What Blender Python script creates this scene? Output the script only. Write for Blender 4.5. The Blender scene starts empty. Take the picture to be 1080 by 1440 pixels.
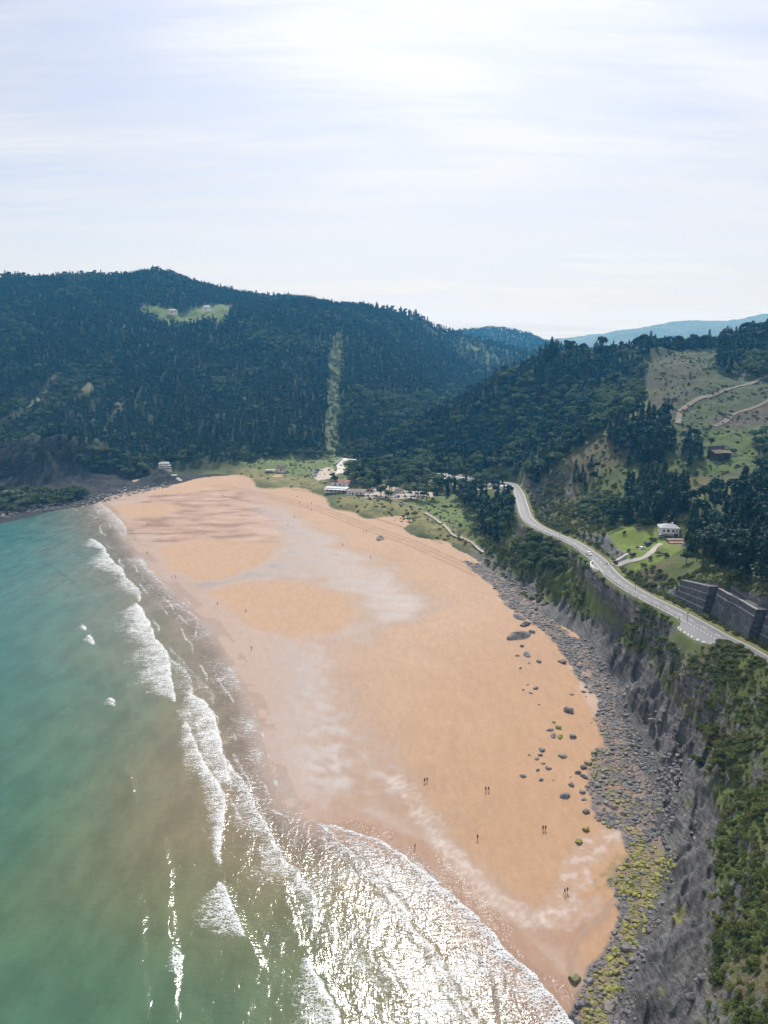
import bpy, bmesh, math, random
import numpy as np
from mathutils import Vector, Matrix, noise as mnoise
random.seed(7)
RNG = np.random.default_rng(11)
SC = bpy.context.scene
COL = SC.collection
R = math.radians
QF = 1.0; HAZE = 1.4e-4

# ------------------------------------------------------------------ camera, sky, sun, exposure
CAM_H, PITCH, FPX = 135.0, R(13.6), 1033.0            # height above the sea, tilt, focal length in 1440-high pixels
SUN_EL, SUN_AZ = R(46.5), R(5)                          # sun ahead of the camera, slightly to the right
cam = bpy.data.cameras.new("camera")
cam.sensor_fit = 'VERTICAL'; cam.sensor_height = 24.0; cam.lens = 24.0 * FPX / 1440
cam.clip_start = 0.5; cam.clip_end = 40000
camo = bpy.data.objects.new("camera", cam); COL.objects.link(camo)
camo.location = (0, 0, CAM_H); camo.rotation_euler = (R(90) - PITCH, 0, 0)
SC.camera = camo
SC.view_settings.view_transform = 'Standard'; SC.view_settings.look = 'None'
SC.view_settings.gamma = 1.0; SC.view_settings.exposure = 0.0
SC.view_settings.use_curve_mapping = False
SC.cycles.use_denoising = True
SC.cycles.max_bounces = 5; SC.cycles.diffuse_bounces = 2; SC.cycles.glossy_bounces = 2
SC.cycles.transparent_max_bounces = 12; SC.cycles.volume_bounces = 0
SC.cycles.sample_clamp_indirect = 4.0

class NT:
    """small helper round a node tree"""
    def __init__(s, nt): s.nt = nt; nt.nodes.clear()
    def n(s, typ, props=None, **ins):
        nd = s.nt.nodes.new(typ)
        for k, v in (props or {}).items(): setattr(nd, k, v)
        for k, v in ins.items():
            key = int(k[1:]) if k[0] == '_' and k[1:].isdigit() else k.replace('_', ' ')
            sock = nd.inputs[key]
            if isinstance(v, bpy.types.NodeSocket): s.nt.links.new(v, sock)
            elif isinstance(v, bpy.types.Node): s.nt.links.new(v.outputs[0], sock)
            else:
                if sock.type == 'RGBA' and len(v) == 3: v = (*v, 1)
                sock.default_value = v
        return nd
    def math(s, op, a, b=0.0, c=None, clamp=False):
        kw = dict(_0=a, _1=b)
        if c is not None: kw['_2'] = c
        return s.n('ShaderNodeMath', dict(operation=op, use_clamp=clamp), **kw).outputs[0]
    def ramp(s, v, a, b, lo=0.0, hi=1.0, smooth=True):
        return s.n('ShaderNodeMapRange', dict(interpolation_type='SMOOTHSTEP' if smooth else 'LINEAR'), _0=v, _1=a, _2=b, _3=lo, _4=hi).outputs[0]
    def mix(s, f, a, b, blend='MIX'):
        nd = s.nt.nodes.new('ShaderNodeMix'); nd.data_type = 'RGBA'; nd.blend_type = blend
        for sock, v in ((nd.inputs[0], f), (nd.inputs[6], a), (nd.inputs[7], b)):
            if isinstance(v, bpy.types.NodeSocket): s.nt.links.new(v, sock)
            else:
                if sock.type == 'RGBA' and len(v) == 3: v = (*v, 1)
                sock.default_value = v
        return nd.outputs[2]
    def attr(s, name, out='Fac'):
        return s.n('ShaderNodeAttribute', dict(attribute_name=name)).outputs[out]
    def noise(s, vec, scale, detail=3.0, rough=0.55, out='Factor', dist=0.0):
        nd = s.n('ShaderNodeTexNoise', None, Vector=vec, Scale=scale, Detail=detail, Roughness=rough, Distortion=dist)
        return nd.outputs[0] if out == 'Factor' else nd.outputs[1]
    def mapping(s, vec, scale=(1, 1, 1), rot=(0, 0, 0)):
        return s.n('ShaderNodeMapping', None, Vector=vec, Rotation=rot, Scale=scale).outputs[0]

SUN_DIR = Vector((math.cos(SUN_EL) * math.sin(SUN_AZ), math.cos(SUN_EL) * math.cos(SUN_AZ), math.sin(SUN_EL)))

world = bpy.data.worlds.new("World"); SC.world = world; world.use_nodes = True
w = NT(world.node_tree)
sky = w.n('ShaderNodeTexSky', dict(sky_type='NISHITA', sun_disc=False, sun_elevation=SUN_EL, sun_rotation=SUN_AZ,
                                   altitude=100, air_density=1.0, dust_density=1.6, ozone_density=1.0))
tc = w.n('ShaderNodeTexCoord').outputs['Generated']
sep = w.n('ShaderNodeSeparateXYZ', None, _0=tc)
zz = w.math('MAXIMUM', w.math('ADD', sep.outputs[2], 0.10), 0.04)
flat = w.n('ShaderNodeCombineXYZ', None, _0=w.math('DIVIDE', sep.outputs[0], zz), _1=w.math('DIVIDE', sep.outputs[1], zz), _2=0.0).outputs[0]
m1 = w.mapping(flat, (0.55, 1.1, 1), (0, 0, R(28)))
n1 = w.noise(m1, 0.75, 6.0, 0.55, dist=0.5)
m2 = w.mapping(flat, (0.5, 2.2, 1), (0, 0, R(-22)))
n2 = w.noise(m2, 0.9, 7.0, 0.6, dist=0.3)
m3 = w.mapping(flat, (0.8, 5.0, 1), (0, 0, R(-28)))
n3 = w.noise(m3, 1.3, 8.0, 0.65, dist=0.6)
cl = w.math('ADD', w.math('ADD', w.math('MULTIPLY', n1, 0.5), w.math('MULTIPLY', n2, 0.28)), w.math('MULTIPLY', n3, 0.22))
veil = w.ramp(cl, 0.36, 0.58, 0.34, 1.0)
veil = w.math('MAXIMUM', veil, w.ramp(sep.outputs[2], 0.0, 0.16, 0.75, 0.0))
dotp = w.n('ShaderNodeVectorMath', dict(operation='DOT_PRODUCT'), _0=tc, _1=tuple(SUN_DIR)).outputs['Value']
halo = w.ramp(dotp, 0.72, 1.0, 0.0, 1.0)
halo = w.math('POWER', halo, 1.5)
cloudc = w.mix(halo, (7.45, 7.6, 8.1), (11.6, 11.6, 11.9))
tone = w.ramp(w.math('ADD', w.math('MULTIPLY', n1, 0.6), w.math('ADD', w.math('MULTIPLY', n2, 0.25), w.math('MULTIPLY', n3, 0.15))), 0.38, 0.60, 0.90, 1.04)
cloudc = w.mix(1.0, cloudc, w.n('ShaderNodeCombineXYZ', None, _0=tone, _1=tone, _2=w.math('ADD', w.math('MULTIPLY', tone, 0.8), 0.2)).outputs[0], 'MULTIPLY')
skyc = w.mix(1.0, sky.outputs[0], (1.0, 1.0, 1.06), 'MULTIPLY')
wc = w.mix(veil, skyc, cloudc)
bg = w.n('ShaderNodeBackground', None, Color=wc, Strength=0.11)
w.n('ShaderNodeOutputWorld', None, Surface=bg)

sun = bpy.data.lights.new("sun", 'SUN'); sun.energy = 4.2; sun.angle = R(0.5); sun.color = (1.0, 0.982, 0.955)
suno = bpy.data.objects.new("sun", sun); COL.objects.link(suno)
suno.rotation_euler = SUN_DIR.to_track_quat('Z', 'Y').to_euler(); suno.location = (0, 0, 400)

# ------------------------------------------------------------------ survey helpers (sight lines of the photograph -> world metres)
CP, SP = math.cos(PITCH), math.sin(PITCH)
def sight(px, py):
    u, v = (px - 540) / FPX, (720 - py) / FPX
    return u, CP + v * SP, -SP + v * CP
def at_z(px, py, z):
    a, b, c = sight(px, py); t = (z - CAM_H) / c
    return (a * t, b * t, z)
def at_y(px, py, Y):
    a, b, c = sight(px, py); t = Y / b
    return (a * t, Y, CAM_H + c * t)
def project(x, y, z):
    d = np.asarray(z) - CAM_H
    c = y * CP - d * SP; v = y * SP + d * CP
    return 540 + FPX * x / c, 720 - FPX * v / c, c

# ------------------------------------------------------------------ numpy noise
def _h(ix, iy, s):
    n = (ix.astype(np.int64) * 374761393 + iy.astype(np.int64) * 668265263 + s * 1274126177) & 0xffffffff
    n = ((n ^ (n >> 13)) * 1274126177) & 0xffffffff
    return (n ^ (n >> 16)) & 0xffffffff
def perlin(x, y, s=0):
    x0 = np.floor(x); y0 = np.floor(y); fx = x - x0; fy = y - y0
    u = fx * fx * fx * (fx * (fx * 6 - 15) + 10); v = fy * fy * fy * (fy * (fy * 6 - 15) + 10)
    def g(dx, dy):
        a = _h(x0 + dx, y0 + dy, s) * (2 * np.pi / 4294967296.0)
        return np.cos(a) * (fx - dx) + np.sin(a) * (fy - dy)
    a = g(0, 0); b = g(1, 0); c = g(0, 1); d = g(1, 1)
    return 1.5 * ((a + (b - a) * u) * (1 - v) + (c + (d - c) * u) * v)
def fbm(x, y, sc, o=4, s=0, g=0.5):
    r = 0; a = 1.0; t = 0
    for i in range(o):
        r = r + a * perlin(x / sc, y / sc, s + i * 17); t += a; a *= g; sc *= 0.5
    return r / t
def ridged(x, y, sc, o=4, s=0):
    r = 0; a = 1.0; t = 0
    for i in range(o):
        r = r + a * (1 - np.abs(perlin(x / sc, y / sc, s + i * 31)) * 1.6); t += a; a *= 0.5; sc *= 0.5
    return r / t
def sstep(a, b, x):
    t = np.clip((x - a) / (b - a), 0, 1); return t * t * (3 - 2 * t)

def pl_dist(x, y, pts, vals=None):
    """distance to a polyline (and values interpolated along it, side sign)"""
    pts = np.asarray(pts, float); best = np.full(x.shape, 1e9); side = np.ones(x.shape)
    va = None if vals is None else np.asarray(vals, float)
    out = None if va is None else np.zeros(x.shape + va.shape[1:])
    for i in range(len(pts) - 1):
        ax, ay = pts[i][:2]; dx, dy = pts[i + 1][0] - ax, pts[i + 1][1] - ay
        L = dx * dx + dy * dy + 1e-9
        t = np.clip(((x - ax) * dx + (y - ay) * dy) / L, 0, 1)
        ex, ey = x - ax - t * dx, y - ay - t * dy
        d = ex * ex + ey * ey; m = d < best
        best = np.where(m, d, best); side = np.where(m, np.sign(dx * (y - ay) - dy * (x - ax)), side)
        if va is not None:
            tt = t.reshape(t.shape + (1,) * (va.ndim - 1))
            out = np.where(m.reshape(tt.shape), va[i] + tt * (va[i + 1] - va[i]), out)
    return np.sqrt(best), side, out
def in_poly(x, y, pts):
    pts = np.asarray(pts, float); c = np.zeros(x.shape, bool); j = len(pts) - 1
    for i in range(len(pts)):
        xi, yi = pts[i][:2]; xj, yj = pts[j][:2]
        if yi != yj:
            c ^= ((yi > y) != (yj > y)) & (x < (xj - xi) * (y - yi) / (yj - yi) + xi)
        j = i
    return c
def sd_poly(x, y, pts):
    """signed distance, positive inside"""
    p = list(pts) + [pts[0]]
    d, _, _ = pl_dist(x, y, p)
    return np.where(in_poly(x, y, pts), d, -d)
def catmull(pts, step):
    pts = [np.array(p, float) for p in pts]; out = []
    P = [2 * pts[0] - pts[1]] + pts + [2 * pts[-1] - pts[-2]]
    for i in range(1, len(P) - 2):
        n = max(2, int(np.linalg.norm(P[i + 1] - P[i]) / step))
        for k in range(n):
            t = k / n
            out.append(0.5 * ((2 * P[i]) + (P[i + 1] - P[i - 1]) * t + (2 * P[i - 1] - 5 * P[i] + 4 * P[i + 1] - P[i + 2]) * t * t + (3 * P[i] - P[i - 1] - 3 * P[i + 1] + P[i + 2]) * t ** 3))
    out.append(pts[-1]); return np.array(out)

# ------------------------------------------------------------------ terrain control points
ROAD_PX = [(1080, 932, 32), (1013, 895, 30.5), (958, 864, 29), (902, 836, 27.5), (865, 812, 26), (845, 790, 25), (830, 778, 24.3), (811, 765, 23.6), (783, 753, 22.8), (755, 740, 22), (741, 727, 21.3), (735, 710, 20.6), (730, 694, 20)]
ROAD = [(132, 60, 36), (129, 110, 35), (126, 160, 33.6)] + [at_z(*p) for p in ROAD_PX] + [(104, 575, 17), (108, 610, 12), (100, 645, 8), (80, 668, 7)]
ROAD = catmull(ROAD, 2.0)
LAYBY = at_z(988, 893, 30)

CT = []
def cz(z, *pts):
    for p in pts: CT.append(at_z(p[0], p[1], z))
def cy(*pts):
    for p in pts: CT.append(at_y(*p))
def cw(*pts):
    for p in pts: CT.append(p)
SEA_PX = [(138, 706), (150, 713), (172, 735), (183, 758), (205, 785), (240, 822), (270, 850), (300, 880), (330, 925), (350, 968), (366, 1010), (385, 1085), (400, 1128), (450, 1157), (540, 1183), (595, 1206), (640, 1250), (690, 1304), (735, 1356), (790, 1415), (835, 1480)]
SHORE = [at_z(a, b, 0) for a, b in SEA_PX]
SEA_POLY = [(-250, 640, 0), (-400, 700, 0), (-1500, 900, 0), (-1500, -200, 0), (60, -200, 0), (60, 60, 0)] + SHORE[::-1] + [at_z(100, 702, 0)]
# the beach and the sea bed lie below the interpolated hills
cz(-5, (640, 820), (690, 870), (700, 930), (760, 960), (730, 1020), (790, 1040), (740, 1090), (770, 1130), (790, 1200), (780, 1280), (760, 1350), (800, 1400), (560, 800), (480, 760), (400, 720), (330, 700), (280, 690), (230, 700), (500, 900), (600, 1000),
   (450, 1050), (300, 950), (150, 800), (60, 800), (50, 760), (100, 740), (100, 1000), (100, 1300), (300, 1200), (450, 1300), (620, 1250), (600, 1400), (560, 748), (470, 735), (420, 705), (620, 785), (600, 900), (-100, 900), (-200, 1200), (-300, 760), (-150, 755), (800, 1480), (700, 1600), (500, 1800), (200, 1700))
cw((-700, 500, -6), (-700, 200, -6), (-300, 60, -6), (0, 40, -6), (35, 60, -4))
# upper edge of the beach, dunes and valley floor
cz(3.4, (330, 662), (368, 671), (372, 683), (440, 690), (470, 703), (478, 714), (520, 725), (575, 738), (600, 752), (640, 767), (672, 779))
cz(5.0, (400, 660), (430, 670), (480, 690), (520, 700), (560, 712), (600, 732), (640, 748), (660, 762), (600, 700), (560, 690), (640, 710))
cz(4.3, (585, 731), (596, 738), (604, 745), (592, 722), (608, 726)); cz(3.7, (588, 743))
cz(6.5, (450, 650), (500, 660), (600, 680), (650, 690), (690, 715), (680, 740), (560, 675), (640, 672), (400, 650))
cz(8, (500, 650), (530, 660), (610, 665), (670, 674), (700, 684))
cz(4, (250, 668), (300, 662)); cz(6, (350, 654), (420, 645)); cz(9, (225, 664), (470, 636), (490, 642))
# the big wooded hill across the bay
cy((100, 560, 880), (300, 560, 890), (400, 560, 890), (520, 560, 930), (200, 480, 1040), (0, 500, 960), (420, 480, 1080), (560, 500, 1120), (300, 620, 790), (150, 610, 790), (400, 610, 800), (0, 570, 820))
cy((240, 440, 1150), (300, 436, 1160), (200, 432, 1150))
cy((-150, 395, 1150), (-60, 402, 1150), (0, 403, 1150), (60, 404, 1180), (150, 407, 1200), (190, 395, 1260), (222, 384, 1290), (258, 396, 1290), (295, 420, 1280), (340, 436, 1250), (400, 432, 1220), (480, 440, 1230), (540, 453, 1320), (600, 456, 1480), (650, 473, 1680))
cw((-700, 1900, 120), (-350, 1900, 120), (-100, 1900, 110), (150, 2050, 70), (-1400, 1300, 200), (-900, 900, 60))
cy((650, 520, 1480), (620, 560, 1130), (580, 600, 920), (545, 620, 840), (520, 635, 800))
# hills further back and the far mountains
cy((650, 472, 2600), (690, 464, 2650), (740, 472, 2700), (785, 489, 2700), (700, 498, 2250), (660, 494, 2150), (740, 503, 2250), (800, 494, 2600))
cw((1000, 2400, 60), (400, 3250, 70), (-400, 3000, 80), (1500, 2600, 70), (2200, 3000, 90))
cy((855, 494, 3400), (890, 484, 3500), (945, 479, 3500), (975, 486, 3500), (1020, 500, 3600), (880, 492, 4300), (960, 490, 4300), (1050, 490, 4300), (800, 494, 5000), (838, 484, 5000), (870, 471, 5300), (905, 461, 5400), (960, 452, 5500), (1010, 452, 5500), (1065, 444, 5600), (1150, 450, 5600), (960, 475, 6700), (1100, 470, 6700))
cy((780, 500, 5200), (700, 505, 5200), (500, 505, 5200), (200, 505, 5200), (0, 505, 5200), (-200, 505, 5200))
cw((-4000, 6600, 40), (0, 6600, 40), (-2500, 4000, 40))
# wooded headland on the right of the valley
cy((500, 645, 800), (560, 611, 800), (620, 578, 805), (680, 548, 800), (740, 522, 790), (790, 499, 770), (830, 491, 765), (868, 497, 760))
cy((640, 640, 730), (700, 640, 690), (760, 600, 690), (700, 600, 738), (820, 560, 680), (790, 630, 620), (740, 660, 605), (880, 560, 670), (590, 640, 760), (850, 530, 730))
cw((330, 1000, 70), (150, 1000, 25), (60, 900, 15), (500, 1100, 85), (700, 1000, 120), (150, 1250, 25), (600, 1500, 60))
# rocky spur above the far bend
cy((875, 590, 550), (840, 612, 540), (800, 640, 530), (770, 668, 522), (750, 692, 518), (900, 640, 490), (860, 680, 470), (820, 698, 478), (880, 722, 418), (930, 690, 440), (845, 722, 428), (790, 728, 455), (770, 715, 490))
# clearing and bowl on the right
cy((960, 640, 470), (1010, 648, 458), (1060, 640, 465), (1080, 600, 505), (1000, 600, 520), (960, 588, 548), (1080, 537, 595), (1000, 558, 580), (920, 560, 590), (910, 522, 665), (960, 507, 690), (1040, 494, 690), (1080, 484, 720), (1100, 474, 740))
cy((1200, 480, 700), (1200, 600, 480), (1250, 750, 330), (1180, 540, 600), (1300, 500, 650))
cw((620, 900, 130), (900, 900, 130), (450, 800, 128))
# house terrace, hill behind the retaining wall
cz(35, (940, 752), (925, 756), (955, 758)); cz(31.5, (900, 768), (905, 785), (880, 775)); cz(27.5, (868, 789), (885, 800)); cz(37, (900, 742)); cz(33, (862, 752))
cy((960, 700, 400), (1000, 760, 348), (1060, 780, 312), (1080, 720, 340), (1080, 842, 242), (1020, 800, 285), (985, 790, 308), (1040, 700, 380), (1140, 800, 240), (1180, 900, 190), (1100, 870, 222))
cw((175, 150, 62), (190, 80, 64), (165, 40, 55))
# cliff below the road: foot, face, lip
cz(2.0, (690, 802), (720, 818), (745, 838), (765, 862), (800, 884), (830, 915), (850, 948), (868, 985), (885, 1030), (905, 1075), (928, 1112), (930, 1160), (945, 1200), (938, 1240), (915, 1300), (892, 1370), (878, 1440), (870, 1500))
cz(8, (975, 1230), (968, 1290), (960, 1060), (945, 1380), (925, 1450)); cz(14, (1000, 1250), (1000, 1310), (970, 1018)); cz(17, (1000, 1100), (1000, 1350), (1010, 1180))
cz(9, (985, 1160), (932, 1000), (910, 950), (880, 905), (850, 868), (720, 784), (705, 762)); cz(21, (1040, 1240), (1030, 1390), (952, 958), (1040, 1140)); cz(28, (1080, 1400), (1080, 1280), (1080, 1500)); cz(27, (1080, 1090), (1050, 1030), (1000, 965))
cz(24, (930, 905), (895, 862)); cz(7, (820, 864), (790, 838)); cz(18, (850, 825), (810, 800)); cz(11, (760, 800), (725, 765)); cz(15, (790, 795), (750, 770), (728, 735)); cz(12, (712, 720))
# left headland
cz(1.0, (-60, 735), (0, 727), (60, 716), (120, 706), (180, 690), (215, 675)); cy((40, 697, 608), (0, 700, 600), (-80, 705, 600), (100, 690, 630), (150, 680, 655))
cy((-100, 640, 690), (0, 629, 700), (40, 615, 702), (75, 610, 705), (110, 619, 708), (150, 634, 715), (190, 648, 715), (215, 658, 720), (0, 690, 640), (60, 680, 655), (120, 672, 668), (170, 668, 690), (60, 598, 810), (0, 602, 820), (-150, 600, 810), (120, 606, 815))
cw((-400, 752, 24), (-355, 752, 24), (-315, 754, 24), (-275, 756, 23), (-235, 760, 20))

CT = np.array(CT, float)
def warp(x, y):
    r = np.sqrt(x * x + y * y) + 1e-6
    return np.arctan2(x, y), np.log(r)
_ct, _cl = warp(CT[:, 0], CT[:, 1])
_c2 = 0.012 ** 2
def _ker(t, l): return np.sqrt((t[:, None] - _ct[None]) ** 2 + (l[:, None] - _cl[None]) ** 2 + _c2)
_A = _ker(_ct, _cl); _n = len(CT)
_M = np.zeros((_n + 1, _n + 1)); _M[:_n, :_n] = _A - np.eye(_n) * 0.0015; _M[:_n, _n] = 1; _M[_n, :_n] = 1
_w = np.linalg.solve(_M, np.append(CT[:, 2], 0))
_ct = _ct.astype(np.float32); _cl = _cl.astype(np.float32); _wf = _w[:_n].astype(np.float32)
def hills(x, y):
    sh = x.shape; x = x.ravel(); y = y.ravel(); out = np.empty(x.shape)
    for i in range(0, len(x), 16384):
        t, l = warp(x[i:i + 16384], y[i:i + 16384])
        out[i:i + 16384] = _ker(t.astype(np.float32), l.astype(np.float32)) @ _wf + _w[_n]
    return out.reshape(sh)
def shore_sd(x, y):
    """metres from the edge of the swash: positive up the beach, negative out to sea"""
    return -sd_poly(x, y, SEA_POLY)
def beach_z(sd):
    return np.where(sd > 0, 2.9 * (1 - np.exp(-np.maximum(sd, 0) * 0.02 / 2.9)), np.maximum(sd * 0.022, -6))
def height(x, y, detail=True, full=False):
    x = np.asarray(x, float); y = np.asarray(y, float)
    hb = hills(x, y); sd = shore_sd(x, y); zb = beach_z(sd)
    r = np.sqrt(x * x + y * y)
    bx = x * 1.0
    land = sstep(-0.5, 4, hb - zb)
    near = (x > 30) & (r < 420)
    rock = np.zeros(x.shape); rd = np.full(x.shape, 1e3); rz = np.zeros(x.shape)
    m = (x > 40) & (x < 220) & (y > 40) & (y < 720)
    if m.any():
        d, s, v = pl_dist(x[m], y[m], ROAD[::2], ROAD[::2, 2]); rd[m] = d * s; rz[m] = v   # rd < 0 on the inland side
    rda = np.abs(rd)
    if detail:
        damp = sstep(5, 14, rda) * land
        amp = np.clip(r / 900, 0.12, 1.4)
        hb = hb + damp * (fbm(x, y, 60, 4, 3) * 6.5 * amp * sstep(100, 700, r) + fbm(x, y, 14, 3, 9) * 1.4)
        bigh = sstep(690, 800, y) * (1 - sstep(1500, 1900, y)) * sstep(12, 60, hb) * (1 - .9 * sstep(130, 205, hb))
        hb = hb + bigh * ((ridged(x * 1.25 + 20 * fbm(x, y, 120, 2, 81), y * .5, 150, 3, 82) - .55) * 26)
        hb = hb + sstep(2600, 3300, r) * (fbm(x, y, 900, 5, 71) * 60 + ridged(x, y, 420, 4, 72) * 30 - 15)
        # tilted strata on the cliff faces
        a = R(29); q = x * math.cos(a) - y * math.sin(a); p = x * math.sin(a) + y * math.cos(a)
        cl_m = sstep(1.0, 4.0, hb - zb) * (1 - sstep(16, 30, hb)) * sstep(20, 60, x) * (1 - sstep(480, 560, y))
        warpq = q + 3.0 * fbm(x, y, 22, 3, 41)
        saw = lambda u: (lambda f: np.where(f < .8, f / .8, (1 - f) / .2))(u - np.floor(u)) - .5
        j1 = fbm(x, y, 16, 3, 43); j2 = fbm(x, y, 5, 2, 44)
        st = saw((warpq + 1.6 * j1) / 5.2) * (1.5 + 1.6 * fbm(x, y, 20, 2, 45)) + saw((warpq + .5 * j2 + .8 * j1) / 1.55) * (.38 + .5 * fbm(x, y, 9, 2, 46))
        bl = ridged(x * .8 + 0.3 * hb, y, 15.0, 4, 77) - 0.5
        cross = saw((p + 2.5 * j1 + 1.2 * fbm(x, y, 4, 2, 47)) / 6.5) * .55
        plat = 1 - .35 * (1 - sstep(130, 190, y))
        hb = hb + cl_m * damp * (st * (.7 + .9 * sstep(165, 215, y)) + bl * 7.5 * plat + cross + .5 * fbm(x, y, 1.8, 3, 48))
        lh = sstep(0.5, 5.0, hb - zb) * (1 - sstep(45, 60, hb)) * (1 - sstep(-150, -110, x)) * (1 - sstep(740, 790, y))
        hb = hb + lh * (ridged(x, y, 26.0, 4, 15) - 0.5) * 9
    k = 0.5
    h = np.where(hb > zb, hb, zb)
    if detail:
        h = h + (1 - land) * (fbm(x, y, 30, 3, 61) * 0.12 + fbm(x, y, 6, 2, 62) * 0.03)
    wv = 1 - sstep(5.0, 11.0, rda)
    wall = (rd < 0) & (y > 188) & (y < 291)
    wv = np.where(wall, 1 - sstep(12.0, 14.5, rda), wv)
    d2 = np.hypot(x - LAYBY[0], (y - LAYBY[1]) * .42)
    wv = np.where((rd > 0) & (rda < 12), np.maximum(wv, 1 - sstep(6.0, 8.0, d2)), wv)
    h = h * (1 - wv) + (rz - 0.12) * wv
    if full: return h, hb, sd, zb, rd
    return h
def ground(px, py, rise=0.0):
    """where a sight line meets the terrain"""
    a, b, c = sight(px, py)
    t = np.exp(np.linspace(np.log(70), np.log(9000), 1400)) / math.sqrt(a * a + b * b)
    x, y, z = a * t, b * t, CAM_H + c * t
    g = height(x, y, False) + rise
    i = int(np.argmax(z < g))
    if z[i] >= g[i]: i = len(t) - 1
    lo, hi = t[max(i - 1, 0)], t[i]
    for _ in range(18):
        mid = (lo + hi) / 2
        if CAM_H + c * mid < float(height(np.array([a * mid]), np.array([b * mid]), False)[0]) + rise: hi = mid
        else: lo = mid
    return np.array((a * hi, b * hi, CAM_H + c * hi))
def gpoly(pts): return [ground(*p) for p in pts]
def hz(x, y): return float(height(np.array([float(x)]), np.array([float(y)]))[0])

# ------------------------------------------------------------------ object helpers
def tag(o, label=None, cat=None, group=None, kind=None):
    if label: o['label'] = label
    if cat: o['category'] = cat
    if group: o['group'] = group
    if kind: o['kind'] = kind
    return o
def link(name, me, mat=None, parent=None, loc=None, rot=None, scale=None):
    o = bpy.data.objects.new(name, me); COL.objects.link(o)
    if mat is not None and me is not None and len(me.materials) == 0:
        for m in (mat if isinstance(mat, (list, tuple)) else [mat]): me.materials.append(m)
    if parent is not None: o.parent = parent
    if loc is not None: o.location = loc
    if rot is not None: o.rotation_euler = rot
    if scale is not None: o.scale = scale
    return o
def empty(name, loc, rz=0.0, scale=1.0):
    o = bpy.data.objects.new(name, None); COL.objects.link(o); o.empty_display_size = 0.5
    o.location = loc; o.rotation_euler = (0, 0, rz); o.scale = (scale,) * 3
    return o
def npmesh(name, V, F, smooth=False):
    """V (n,3), F (m,k) arrays -> mesh"""
    me = bpy.data.meshes.new(name); V = np.asarray(V, np.float32); F = np.asarray(F, np.int32)
    k = F.shape[1]
    me.vertices.add(len(V)); me.vertices.foreach_set('co', V.ravel())
    me.loops.add(F.size); me.loops.foreach_set('vertex_index', F.ravel())
    me.polygons.add(len(F)); me.polygons.foreach_set('loop_start', np.arange(0, F.size, k, dtype=np.int32))
    me.polygons.foreach_set('loop_total', np.full(len(F), k, np.int32))
    if smooth: me.polygons.foreach_set('use_smooth', np.ones(len(F), bool))
    me.update(calc_edges=True); me.validate()
    return me
def add_attr(me, name, arr):
    arr = np.asarray(arr, np.float32)
    if arr.ndim == 1:
        a = me.attributes.new(name, 'FLOAT', 'POINT'); a.data.foreach_set('value', arr)
    else:
        a = me.attributes.new(name, 'FLOAT_COLOR', 'POINT')
        c = np.ones((len(arr), 4), np.float32); c[:, :3] = arr; a.data.foreach_set('color', c.ravel())
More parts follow.
